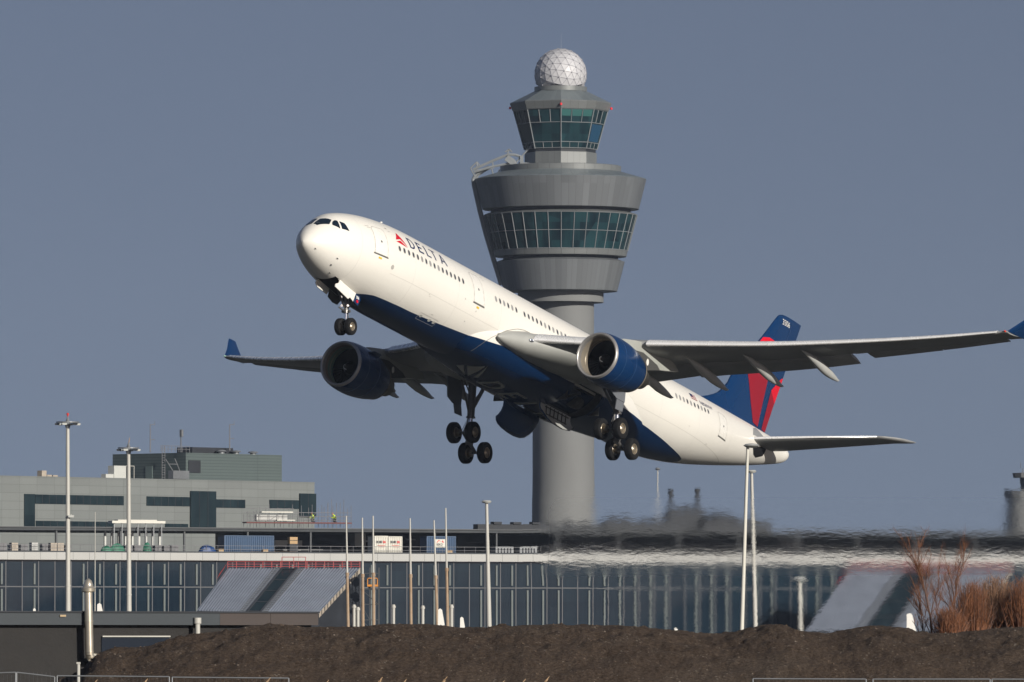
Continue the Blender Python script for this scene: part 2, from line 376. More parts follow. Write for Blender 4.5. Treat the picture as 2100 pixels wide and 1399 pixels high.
m=wrap_poly([(7.14+.14*cos(k*PI/6),.16*sin(k*PI/6)) for k in range(12)],lambda u,v:fus(u,-(R(78)+v/2.82),.014),.3); m.build('static_port',M['seam'],AIR)
for x,a,w_,h_ in ((4.75,130,.35,.05),(4.9,127,.3,.04),(6.9,136,.2,.12),(7.0,131,.28,.03),(11.6,69,.12,.03),(11.7,67,.2,.02),(15.6,86,.07,.1),(18.3,134,.25,.05),(18.4,130,.2,.03),(16.4,60,.08,.08),(17.1,78,.07,.1),(5.8,108,.1,.05),(17.3,108,.1,.05),(13,48,.25,.03),(22.5,52,.3,.04),(30.5,86,.15,.05),(45.2,77,.2,.03),(48.5,60,.12,.08)):
    m=MB(); wrap_line([(x,a/57.3*2.82),(x+w_,a/57.3*2.82)],h_,lambda u,v:fus(u,-v/2.82,.014),m); m.build('stencil',M['seam'],AIR)
# probes and blade aerial
for (x,a) in ((1.29,-48),(2.74,-55),(2.71,-37),(3.2,-20)):
    m=MB(); p=fus(x,R(a)); q=fus(x,R(a),.07); m.tube(p,q+Vector((.04,0,0)),.025,.018,6); m.tube(q+Vector((-.03,0,0)),q+Vector((.1,0,0)),.016,.012,6)
    m.build('air_data_probe',M['black'],AIR)
m=MB(); m.prism([(8.9,-.03,2.7),(9.25,-.03,2.72),(9.45,-.03,3.08),(9.31,-.03,3.08)],(0,.06,0)); m.build('blade_aerial',M['white'],AIR)
m=MB(); m.loft([[Vector((x,w_*cos(2*PI*k/16),2.78+h_*max(0,sin(2*PI*k/16)))) for k in range(16)] for x,w_,h_ in ((34.2,.02,.02),(34.7,.3,.2),(35.6,.42,.30),(36.6,.38,.26),(37.5,.05,.02))],0); m.build('antenna_fairing',M['white'],AIR,True)
# ---- belly fairing
def fairmat():
    m=bpy.data.materials.new('belly_fairing_livery'); m.use_nodes=True; nt=m.node_tree; b=nt.nodes['Principled BSDF']
    tc=nd(nt,'ShaderNodeTexCoord'); sp=nd(nt,'ShaderNodeSeparateXYZ'); nt.links.new(tc.outputs['Object'],sp.inputs[0]); x,y,z=sp.outputs
    def curve(tab):
        fc=nd(nt,'ShaderNodeFloatCurve'); cv=fc.mapping.curves[0]
        f=lambda p:((p[0]-17)/26,(p[1]+6)/6)
        cv.points[0].location=f(tab[0]); cv.points[1].location=f(tab[-1])
        for p in tab[1:-1]: cv.points.new(*f(p))
        for p in cv.points: p.handle_type='AUTO'
        fc.mapping.update(); nt.links.new(mth(nt,'DIVIDE',mth(nt,'SUBTRACT',x,17),26),fc.inputs['Value'])
        return mth(nt,'SUBTRACT',mth(nt,'MULTIPLY',fc.outputs[0],6),6)
    zb=curve([(17,-1.96),(19.4,-1.85),(24,-1.62),(24.8,-1.72),(27,-1.86),(30,-1.86),(34,-1.7),(38,-1.62),(43,-1.8)])
    zg=curve([(17,0),(20.1,-.9),(20.3,-1.35),(22,-1.5),(23.6,-1.62),(24.3,-1.8),(26,-2.2),(34.5,-2.3),(35.2,-1.6),(36,0),(43,0)])
    zh=curve([(17,-1.2),(20.3,-1.1),(21,-1.0),(22,-.75),(23.5,-.45),(25,0),(43,0)])
    blue=mth(nt,'MULTIPLY',mth(nt,'SUBTRACT',zb,z),60,True); grey=mth(nt,'MULTIPLY',mth(nt,'MULTIPLY',mth(nt,'SUBTRACT',z,zg),60,True),mth(nt,'MULTIPLY',mth(nt,'SUBTRACT',mth(nt,'MAXIMUM',zh,mth(nt,'MULTIPLY',mth(nt,'SUBTRACT',x,25),10)),z),60,True))
    col=mixc(nt,grey,WHITE,(.33,.335,.32)); col=mixc(nt,blue,col,NAVY); nt.links.new(col,b.inputs['Base Color'])
    b.inputs['Roughness'].default_value=.26; b.inputs['Specular IOR Level'].default_value=.35; b.inputs['Coat Weight'].default_value=.08; b.inputs['Coat Roughness'].default_value=.1
    return m
M['fairing']=fairmat()
WF=[(17.5,2.2),(19,2.5),(20.5,2.68),(22,2.82),(24,2.97),(26,3.09),(33,3.08),(35.5,2.92),(37.5,2.72),(39,2.5),(42,2.0)]
BF=[(17.5,-2.6),(18.8,-2.83),(21,-2.98),(24,-3.12),(28,-3.2),(33.5,-3.2),(36,-3.06),(38.5,-2.86),(40,-2.74),(42,-2.45)]
def fair(x,a,off=0):
    """a=0 bottom, +-90 deg widest (z=-.9), beyond that the upper lip"""
    wd=interp(WF,x)+off; zb=interp(BF,x)-off; zc=-.9; e=2/2.7
    s,c=sin(a),cos(a); y=wd*math.copysign(abs(s)**e,s)
    z=zc-(zc-zb)*abs(c)**e if c>0 else zc+1.0*abs(c)
    return Vector((x,y,z))
BAY=(29.6,33.4)
mb=MB(); NA=72; angs=[R(-125)+R(250)*k/NA for k in range(NA+1)]
fx=[17.5+.35*i for i in range(71)]
mb.loft([[fair(x,a) for a in angs] for x in fx],0,False,False,False)
keep=[]
for f in mb.f:
    c=sum((Vector(mb.v[i]) for i in f),Vector())/len(f)
    if BAY[0]<c.x<BAY[1] and .55<abs(c.y) and c.z<-1.75: continue
    keep.append(f)
mb.f=keep; mb.m=[0]*len(keep)
belly=mb.build('belly_fairing',M['fairing'],AIR,True,70)
mb=MB()
for s in (-1,1):
    mb.add([(29.4,.5*s,-1.5),(33.6,.5*s,-1.5),(33.6,2.6*s,-1.5),(29.4,2.6*s,-1.5),(29.4,.5*s,-3.12),(33.6,.5*s,-3.12)],[(0,1,2,3),(0,4,5,1)])
    mb.box((29.42,1.6*s,-2.2),(.05,2.2,1.5)); mb.box((33.55,1.6*s,-2.2),(.05,2.2,1.5))
    for k in range(7): mb.tube((29.6,(.7+.28*k)*s,-1.6-.05*k),(33.4,(.8+.25*k)*s,-1.7),.05,.05,6)
    mb.tube((31.2,.6*s,-2.4),(31.2,2.6*s,-2.1),.09,.09,8); mb.lathe([(.05,-.5),(.45,-.45),(.5,0),(.45,.45),(.05,.5)],(32.4,1.5*s,-2.25),'x',14)
mb.build('main_gear_bay',M['bay'],AIR)
# title and emblem under the belly
def under(u,v,off=.015):
    wd=interp(WF,u)+off; zb=interp(BF,u)-off; zc=-.9
    t=min(1,abs(v)/wd); return Vector((u,v,zc-(zc-zb)*(1-t**2.7)**(1/2.7)))
m=MB(); SC=1.95
for ch,x in (('D',24.25),('E',26.75),('L',29.05),('T',30.95)):
    P,H=LET[ch]
    f=lambda p:(x+p[0]*2.25,1.02-p[1]*SC)
    g=[f(p) for p in P]
    wrap_poly(g,under,.4,0,m,[[f(p) for p in h] for h in H] if H else None)
mask=[]
m.build('belly_title',M['pgrey'],belly)
def hull(x,z,off=.02):
    """outermost skin point (fuselage or fairing) of the port side at x,z"""
    p=fus_z(x,z,-1,off); wd=interp(WF,x)+off; zb=interp(BF,x)-off
    t=(z+.9); y=wd*(1-min(1,(-t/(-.9-zb)))**2.7)**(1/2.7) if t<0 else wd*max(0,1-min(1,t)**2)**(.5/1.35)
    return Vector((x,min(p.y,-y),z))
m=MB(); L_=[(18.95,-2.62),(19.0,-2.3),(19.2,-2.0),(19.7,-1.55),(20.4,-1.1),(21.0,-.78),(21.7,-.5),(22.3,-.3),(23.0,-.18),(24.0,-.14),(25.2,-.2)]
for a_,b_ in zip(L_,L_[1:]):
    for k in range(5):
        p=(lerp(a_[0],b_[0],k/5),lerp(a_[1],b_[1],k/5)); q=(lerp(a_[0],b_[0],(k+1)/5),lerp(a_[1],b_[1],(k+1)/5)); m.tube(hull(*p),hull(*q),.013,.013,4,0,False)
m.build('fairing_seam',M['sill'],AIR)
m=MB(); wrap_poly([(21.45,-1.25),(20.95,-.25),(22.95,.85)],under,.4,0,m); wrap_poly([(20.8,-.05),(20.8,.45),(22.85,1.0)],under,.4,0,m); wrap_poly([(21.45,-1.45),(23.2,.62),(23.35,.35)],under,.4,0,m)
m.build('belly_emblem',M['pgrey'],belly)
# ---- wings
LE=[(2.2,21.4,-1.15),(3.8,22.35,-1.02),(6.2,23.85,-.85),(9.75,26.0,-.47),(13.2,28.13,-.03),(16.4,30.08,.41),(19.7,32.1,.99),(22.9,34.08,1.62),(25.8,35.85,2.25),(28.6,37.57,2.93),(29.1,37.9,3.05)]
TE=[(2.2,33.2,-.70),(3.8,33.3,-.52),(6.2,33.6,-.20),(9.75,34.2,.32),(13.2,35.35,.74),(16.4,36.45,1.18),(19.7,37.6,1.75),(22.9,38.75,2.33),(25.8,39.7,2.84),(28.6,40.35,3.25),(29.1,40.5,3.3)]
def le(y): return interp([(a,b) for a,b,c in LE],y),interp([(a,c) for a,b,c in LE],y)
def te(y): return interp([(a,b) for a,b,c in TE],y),interp([(a,c) for a,b,c in TE],y)
def foil(n,t,cam=.012):
    """upper surface TE->LE then lower LE->TE; returns (s,z) for chord 1"""
    th=lambda s:5*t*(.2969*s**.5-.126*s-.3516*s*s+.2843*s**3-.1036*s**4)
    cb=lambda s:cam*4*s*(1-s)*(.6+.8*s)
    ss=[(1-cos(PI*k/n))/2 for k in range(n+1)]
    return [(s,cb(s)+th(s)) for s in reversed(ss)],[(s,cb(s)-th(s)) for s in ss[1:]]
def tc(y): return interp([(2,.135),(6,.125),(10,.115),(20,.105),(29,.10)],y)
def wing_ring(y,s,smax,shift=1):
    xl,zl=le(y); xt,zt=te(y)
    if shift:
        k=.045*(xt-xl)+.02; xl+=k; zl+=.35*k
    c=xt-xl; up,lo=foil(18,tc(y)); pts=[]
    u2=[p for p in up if p[0]<smax]; l2=[p for p in lo if p[0]<smax]
    import bisect
    def atS(L,s0):
        L=sorted(L); 
        for a,b in zip(L,L[1:]):
            if a[0]<=s0<=b[0]: return (s0,lerp(a[1],b[1],(s0-a[0])/(b[0]-a[0]+1e-9)))
        return L[-1]
    # resample to a fixed count
    ss=[smax*(1-cos(PI*k/16))/2 for k in range(17)]
    pts=[atS(up,q) for q in reversed(ss)]+[atS([(0,up[-1][1])]+lo,q) for q in ss[1:]]
    return [Vector((xl+p[0]*c,s*y,zl+(zt-zl)*p[0]+p[1]*c)) for p in pts]
def slat(y0,y1,s):
    prof=[(1.0,.02),(.85,.08),(.62,.145),(.4,.17),(.18,.14),(.07,.09),(.015,.04),(0,0),(.03,-.06),(.09,-.115),(.16,-.15),(.22,-.17),(.2,-.10),(.25,.0),(.45,.09),(.75,.05)]
    rings=[]; n=3
    for k in range(n+1):
        y=lerp(y0,y1,k/n); xl,zl=le(y); c=te(y)[0]-xl; cs=.125*c+.08; a=R(26)
        rings.append([Vector((xl+cs*(p[0]*cos(a)-p[1]*sin(a)),s*y,zl+cs*(p[0]*sin(a)+p[1]*cos(a)))) for p in prof])
    m=MB(); m.loft(rings,0); return m
def flap(y0,y1,s,s0,cf,defl,dz,dx,n=3):
    rings=[]
    for k in range(n+1):
        y=lerp(y0,y1,k/n); xl,zl=le(y); xt,zt=te(y); c=xt-xl
        X0=xl+s0*c+dx; Z0=lerp(zl,zt,s0)+dz*c/8+.005*c; a=R(defl)
        ch=cf*c; up,lo=foil(8,.13,.02)
        rings.append([Vector((X0+ch*(p[0]*cos(a)+p[1]*sin(a)),s*y,Z0+ch*(-p[0]*sin(a)+p[1]*cos(a)))) for p in up+lo])
    m=MB(); m.loft(rings,0); return m
def canoe(y,s,xf,zf,xt,zt,wd=.25,dp=.62):
    """flap track fairing: pointed canoe from its front tip to its drooped tail tip"""
    rings=[]
    for t,w_,h_ in ((0,.03,.02),(.07,.3,.22),(.18,.58,.48),(.32,.85,.76),(.48,1,.96),(.62,1,1),(.75,.84,.84),(.86,.58,.58),(.94,.32,.32),(.985,.12,.12),(1,.02,.02)):
        x=lerp(xf,xt,t); tp_=lerp(zf,zt,t**1.15)+.26*sin(PI*min(1,t*1.05))**.8 if t<.95 else lerp(zf,zt,t**1.15)+.03
        rings.append([Vector((x,s*y+wd*w_*cos(2*PI*k/18),tp_-dp*h_*.5+dp*h_*.5*sin(2*PI*k/18))) for k in range(18)])
    m=MB(); m.loft(rings,0); return m
for s,nm in ((-1,'port'),(1,'starboard')):
    mb=MB(); rings=[]
    ys=[2.2,3.0,3.8]+[3.8+.5*k for k in range(1,32)]
    ys=[y for y in ys if y<19.25]
    for y in ys: rings.append(wing_ring(y,s,.80))
    for y in (19.25,): rings.append(wing_ring(y,s,.80))
    mb.loft(rings,0)
    rings=[wing_ring(y,s,.84) for y in (19.27,20.3,21.5,22.9,24.3,25.8,27.2,28.2)]
    mb.loft(rings,0)
    rings=[wing_ring(y,s,1.0,max(0,(28.9-y)/.7)) for y in (28.2,28.5,28.7,28.9)]+[wing_ring(29.1,s,1.0,0)]
    mb.loft(rings,0)
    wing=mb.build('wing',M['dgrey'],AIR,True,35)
    for a,b in ((3.95,6.1),(6.12,8.35),(9.95,13.19),(13.21,16.39),(16.41,19.69),(19.71,22.89),(22.91,25.79),(25.81,28.5)):
        slat(a,b,s).build('slat',M['chrome'],wing,True,50)
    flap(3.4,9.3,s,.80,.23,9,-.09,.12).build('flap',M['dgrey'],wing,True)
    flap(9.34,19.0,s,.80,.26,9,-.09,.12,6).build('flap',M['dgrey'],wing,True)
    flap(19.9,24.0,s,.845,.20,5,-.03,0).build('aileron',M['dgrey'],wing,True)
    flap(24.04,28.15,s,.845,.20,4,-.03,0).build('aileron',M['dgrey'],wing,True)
    for y,xf,zf,xt,zt in ((7.3,29.2,-1.0,34.9,-1.52),(10.9,29.5,-.38,35.55,-.93),(14.25,30.9,.06,36.63,-.49),(17.7,32.2,.6,37.58,.05)):
        canoe(y,s,xf,zf,xt,zt).build('flap_track_fairing',M['grey'],wing,True)
    # winglet
    W=[(29.05,37.9,40.35,3.08,3.22),(29.2,38.15,40.4,3.3,3.4),(29.5,38.75,40.45,3.85,3.9),(29.85,39.3,40.5,4.4,4.45),(30.05,39.65,40.52,4.8,4.82)]
    rings=[]
    for y,xl,xt,zl,zt in W:
        c=xt-xl; up,lo=foil(8,.09,0); rings.append([Vector((xl+p[0]*c,s*(y-p[1]*c*.85),lerp(zl,zt,p[0])+p[1]*c*.3)) for p in up+lo])
    m=MB(); m.loft(rings,0); m.build('winglet',M['navy'],wing,True)
    m=MB(); m.lathe([(.01,-.12),(.05,-.07),(.07,.05),(.04,.2)],(37.80,s*28.98,3.05),'x',10,0,True)
    if s<0: m.build('navigation_light',mat('red_lamp_glass',(.6,.06,.03),.15),wing,True)
    else: m.build('navigation_light',mat('green_lamp_glass',(.25,.4,.34),.15),wing,True)
    # smooth nose of the wing root
    rings=[]
    for x,yc,wr,hr,zc in ((19.95,2.86,.03,.03,-1.42),(20.1,2.86,.14,.15,-1.40),(20.5,2.82,.34,.32,-1.34),(21.1,2.78,.58,.50,-1.26),(21.8,2.75,.85,.62,-1.18),(22.6,2.78,1.25,.76,-1.12),(23.6,2.8,1.85,.84,-1.10),(24.8,2.8,2.6,.92,-1.05),(26.2,2.8,3.2,.98,-1.0),(28,2.8,3.6,.98,-.9),(30,2.8,3.5,.85,-.85),(32,2.8,2.3,.55,-.8),(33,2.8,1.0,.25,-.8)):
        rings.append([Vector((x,s*(yc+wr*cos(2*PI*k/20)),zc+hr*sin(2*PI*k/20))) for k in range(20)])
    m=MB(); m.loft(rings,0); m.build('wing_root_fairing',mat('root_fairing_grey',(.36,.365,.345),.42,var=.05) if s<0 else bpy.data.materials['root_fairing_grey'],wing,True)
    m=MB(); m.lathe([(.01,-.18),(.10,-.1),(.13,.05),(.10,.3)],(22.3,s*3.86,-1.08),'x',12); m.build('landing_light',M['oleo'],wing,True)
# ---- engines
def engine(s):
    c=Vector((21.2,s*9.34,-2.48))
    outer=[(1.505,.17),(1.545,.35),(1.59,.7),(1.62,1.2),(1.63,1.7),(1.61,2.2),(1.55,2.8),(1.46,3.4),(1.34,3.9),(1.25,4.2),(1.235,4.25),(1.22,4.0),(1.2,3.6)]
    m=MB(); m.lathe(outer,c,'x',56); e=m.build('engine',M['navy'],AIR,True,50)
    m=MB(); m.lathe([(1.505,.17),(1.46,.06),(1.41,.0),(1.36,.01),(1.315,.06),(1.29,.16),(1.28,.34)],c,'x',56); m.build('intake_lip',M['lip'],e,True,80)
    m=MB(); m.lathe([(1.29,.28),(1.27,.45),(1.26,.62)],c,'x',56,0); m.lathe([(1.26,.62),(1.262,.9),(1.27,1.25)],c,'x',56,1); m.lathe([(1.268,.88),(1.250,.89),(1.250,.93),(1.268,.94)],c,'x',56,2)
    m.build('intake_liner',[M['liner'],M['linerg'] if s>0 else M['liner'],M['rim']],e,True,80)
    m=MB(); nb=34
    for k in range(nb):
        a=2*PI*k/nb; vs=[]
        for j in range(6):
            r=lerp(.38,1.25,j/5); tw=lerp(R(20),R(62),j/5); da=.5*.26*sin(tw)/r; dx=.5*.26*cos(tw)
            vs.append(c+Vector((1.28-dx,r*cos(a-da),r*sin(a-da)))); vs.append(c+Vector((1.28+dx,r*cos(a+da),r*sin(a+da))))
        m.add(vs,[(2*j,2*j+1,2*j+3,2*j+2) for j in range(5)],0)
    m.lathe([(0,1.5),(1.27,1.5)],c,'x',40,1)
    m.build('fan',[M['fan'],M['black']],e,True)
    m=MB(); m.lathe([(0,.62),(.05,.64),(.14,.72),(.24,.86),(.33,1.02),(.385,1.2)],c,'x',28,0); sp_=m.build('spinner',M['fan'],e,True)
    m=MB(); pts=[]
    for k in range(16):
        a=R(150)-k*R(17); t=k/15; r=.03+.16*t; x=interp([(0,.62),(.05,.64),(.14,.72),(.24,.86),(.33,1.02)],r)-.012
        wd=.030*(.35+t); pts.append((c+Vector((x,(r-wd)*cos(a),(r-wd)*sin(a))),c+Vector((x+.01,(r+wd)*cos(a),(r+wd)*sin(a)))))
    for p,q in zip(pts,pts[1:]): m.quad(p[0],p[1],q[1],q[0])
    m.build('spinner_swirl',M['white'],e)
    # rear: nozzle lip, core cowl, exhaust plug
    m=MB(); m.lathe([(1.275,4.20),(1.25,4.34),(1.22,4.34),(1.2,4.1)],c,'x',48); m.build('nozzle_lip',M['liner'],e,True)
    m=MB(); m.lathe([(1.0,3.2),(.98,4.2),(.86,4.9),(.70,5.5),(.64,5.8),(.60,5.8),(.6,5.4)],c,'x',40,0); m.lathe([(1.2,3.9),(1.0,3.9)],c,'x',40,1); m.build('core_cowl',[M['hot'],M['black']],e,True)
    m=MB(); m.lathe([(.5,5.2),(.42,5.8),(.25,6.4),(.08,6.9),(0,6.95)],c,'x',32); m.build('exhaust_cone',M['hot'],e,True)
    # panel lines
    m=MB()
    for x in (1.02,2.35):
        r=interp([(h,r_) for r_,h in outer[:10]],x)+.004; m.lathe([(r,x),(r+.003,x+.012),(r,x+.024)],c,'x',56)
    m.build('cowl_seam',mat('cowl_seam_blue',(.05,.10,.2),.4) if s<0 else bpy.data.materials['cowl_seam_blue'],e)
    m=MB(); q=Vector((0,-s*.80,.62)).normalized() if True else 0
    b0=c+Vector((1.15,0,0))+q*1.64; b1=c+Vector((2.5,0,0))+q*1.6
    m.prism([b0,b1,b1+q*.30,b0+Vector((.5,0,0))+q*.26],Vector((0,.02,.02))); m.build('nacelle_strake',M['navy'],e)
    m=MB(); prof=[(22.9,-.98),(24.2,-.62),(25.5,-.36),(26.6,-.20),(27.6,-.05),(29,-.1),(30.9,-.55),(31.3,-.84),(29.0,-1.35),(27.4,-1.75),(26.2,-2.0),(24.6,-2.1)]
    m.prism([(x,s*9.34-.2,z) for x,z in prof],(0,.4,0),0); m.build('pylon',M['pylon'],e)
    m=MB(); m.prism([(25.35,s*9.34-.215,-1.0),(26.6,s*9.34-.215,-.85),(28.5,s*9.34-.215,-1.15),(28.9,s*9.34-.215,-1.38),(27.4,s*9.34-.215,-1.80),(25.6,s*9.34-.215,-2.0)],(0,.43,0)); pp=m.build('pylon_panel',mat('pylon_panel_dark',(.07,.07,.068),.5) if s<0 else bpy.data.materials['pylon_panel_dark'],e)
    for x,z,a,b in ((26.0,-1.33,.11,.16),(27.25,-1.3,.16,.22)):
        m=MB(); m.add([(x+a*cos(2*PI*k/16),-.222+s*9.34,z+b*sin(2*PI*k/16)) for k in range(16)],[tuple(range(16))]); m.build('pylon_marking',M['white'],e)
engine(-1); engine(1)
# ---- fin
FL=[(2.7,52.6),(3.23,53.2),(3.8,53.55),(4.3,54.05),(4.9,54.45),(5.56,54.85),(7,56.3),(8.69,57.95),(10,59.2),(11.0,60.15),(11.3,60.5),(11.45,61.0)]
FT=[(2.7,60.05),(3.01,60.18),(11.43,63.7)]
def fin_pt(x,z,side,off=0):
    xl=interp(FL,z); x=max(x,xl+(.015 if off else 0)); xt=lerp(60.18,63.7,(z-3.01)/8.42); c=max(.1,xt-xl); s_=max(0,min(1,(x-xl)/c)); t=.10
    th=5*t*(.2969*s_**.5-.126*s_-.3516*s_*s_+.2843*s_**3-.1036*s_**4)*c*interp([(2.7,1.15),(5,1),(11,.95)],z)
    return Vector((x,side*(th+off),z))
rings=[]
for z in [2.6]+[3.01+.2*k for k in range(41)]+[11.1,11.2,11.3,11.38,11.42]:
    xl=interp(FL,z); xt=lerp(60.18,63.7,(z-3.01)/8.42); ss=[(1-cos(PI*k/30))/2 for k in range(31)]
    rings.append([fin_pt(lerp(xl,xt,q),z,1) for q in reversed(ss)]+[fin_pt(lerp(xl,xt,q),z,-1) for q in ss[1:]])
m=MB(); m.loft(rings,0); fin=m.build('tail_fin',M['navy'],AIR,True,50)
# dorsal fillet
rings=[]
for x,zt_,w_ in ((50.3,2.9,.04),(51.1,3.12,.14),(52,3.42,.25),(52.8,3.75,.33),(53.4,4.05,.36),(54,4.5,.36),(54.5,5.0,.3)):
    rings.append([Vector((x,w_*1.7,2.45)),Vector((x,w_*.8,lerp(2.8,zt_,.5))),Vector((x,w_*.25,zt_-.03)),Vector((x,0,zt_)),Vector((x,-w_*.25,zt_-.03)),Vector((x,-w_*.8,lerp(2.8,zt_,.5))),Vector((x,-w_*1.7,2.45))])
m=MB(); m.loft(rings,0,True,True,True); m.build('dorsal_fillet',M['navy'],fin,True)
for sd_ in (-1,1):
    fn=lambda u,v,s=sd_:fin_pt(u,v,s,.02)
    m=MB()
    for poly,mi in (([(57.52,8.2),(58.0,8.69),(58.5,9.2),(59.2,9.36),(60.11,9.28),(60.6,9.05),(60.9,8.2),(60.2,7.4),(58.9,7.6)],0),
        ([(56.55,6.14),(56.95,5.2),(57.35,4.3),(58.0,3.15),(58.86,3.05),(59.2,4.9),(59.57,6.68),(59.9,7.4),(58.9,7.6),(57.5,8.1),(56.55,6.7)],1),
        ([(59.56,3.09),(60.2,3.02),(61.08,5.24),(60.27,5.97),(59.9,4.5)],1),
        ([(60.27,5.97),(61.1,5.24),(61.95,7.26),(61.6,7.1),(61.0,6.6)],0)):
        wrap_poly(poly,fn,.22,mi,m)
    m.build('tail_stripe',[M['red'],M['dred']],fin)
    m=MB(); wrap_line([(58.86+.0,3.6),(62.3,11.2)],.03,lambda u,v,s=sd_:fin_pt(u,v,s,.02),m); m.build('rudder_seam',mat('rudder_seam_blue',(.03,.06,.14),.5) if sd_<0 else bpy.data.materials['rudder_seam_blue'],fin)
    m=MB()
    if sd_<0: wrap_text('3306',.56,lambda u,v:fin_pt(60.75+u*1.0,10.72+v,-1,.03),m,1.0,.0)
    else: wrap_text('3306',.5,lambda u,v:fin_pt(62.0-u*1.0,10.80+v,1,.02),m,.9,.012)
    m.build('tail_number',M['white'],fin)
# ---- tailplane
HL=[(.6,55.35,1.36),(1.6,55.97,1.51),(8.6,60.22,2.56),(9.0,60.6,2.62),(9.4,61.3,2.72),(9.6,62.0,2.82),(9.75,63.2,2.95)]
HT=[(.6,59.9,1.62),(1.6,60.3,1.72),(8.6,62.5,2.66),(9.0,62.7,2.71),(9.4,63.0,2.78),(9.6,63.3,2.86),(9.75,63.6,2.98)]
for s in (-1,1):
    rings=[]
    for (y,xl,zl),(_,xt,zt) in zip(HL,HT):
        c=xt-xl; up,lo=foil(12,.105,-.004); rings.append([Vector((xl+p[0]*c,s*y,lerp(zl,zt,p[0])+p[1]*c)) for p in up+lo])
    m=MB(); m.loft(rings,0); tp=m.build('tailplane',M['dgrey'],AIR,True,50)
    rings=[]
    for y in (1.5,5,8.55):
        xl=interp([(a,b) for a,b,c in HL],y); zl=interp([(a,c) for a,b,c in HL],y)
        c=interp([(a,b) for a,b,c in HT],y)-xl; up,lo=foil(12,.108,-.004)
        pr_=[p for p in up if p[0]<.06]+[p for p in lo if p[0]<.03]
        rings.append([Vector((xl-.012+p[0]*c,s*y,zl+p[1]*c*1.02)) for p in pr_])
    m=MB(); m.loft(rings,0,True,True,True); m.build('leading_edge',M['chrome'],tp,True,80)
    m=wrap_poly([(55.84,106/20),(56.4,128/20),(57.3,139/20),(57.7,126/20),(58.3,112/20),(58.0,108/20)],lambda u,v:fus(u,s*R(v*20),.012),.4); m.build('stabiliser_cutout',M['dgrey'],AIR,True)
    m=wrap_poly([(55.95,78/20),(57.5,83/20),(58.58,83/20),(58.4,58/20),(57.44,50/20),(56.69,59/20)],lambda u,v:fus(u,s*R(v*20),.012),.4); m.build('stabiliser_dark_patch',M['black'],AIR,True)  # flat black patch laid on the skin below the tailplane root
m=MB(); m.lathe([(0,0),(.2,.02),(.22,.05)],(63.30,0,2.27),'x',16); m.build('tail_exhaust',M['hot'],AIR)
# ---- landing gear
def wheel(c,Rr,W,parent,name='wheel'):
    """tyre, rim and hub in one mesh; axle along Y"""
    r=Rr; h=W/2; m=MB()
    m.lathe([(r*.50,-h*.70),(r*.60,-h*.92),(r*.78,-h),(r*.90,-h*.93),(r*.97,-h*.74),(r*.995,-h*.45),(r,-h*.05),(r,h*.05),(r*.995,h*.45),(r*.97,h*.74),(r*.90,h*.93),(r*.78,h),(r*.60,h*.92),(r*.50,h*.70)],c,'y',36,0)
    for k in (-.5,-.18,.18,.5): m.lathe([(r*1.001,h*k-.012),(r*1.003,h*k),(r*1.001,h*k+.012)],c,'y',36,3)
    for sg in (-1,1):
        m.lathe([(r*.51,sg*h*.72),(r*.48,sg*h*.80),(r*.44,sg*h*.74),(r*.42,sg*h*.4),(r*.30,sg*h*.28),(r*.29,sg*h*.5),(r*.20,sg*h*.74),(r*.10,sg*h*.86),(0,sg*h*.88)],c,'y',28,1)
        for k in range(9):
            a=2*PI*k/9; p=Vector(c)+Vector((r*.38*cos(a),sg*h*.42,r*.38*sin(a))); m.lathe([(r*.055,0),(r*.05,.03),(0,.03)],p,'y',8,2)
    return m.build(name,[M['tyre'],M['rim'],M['hub'],M['black']],parent,True,35)
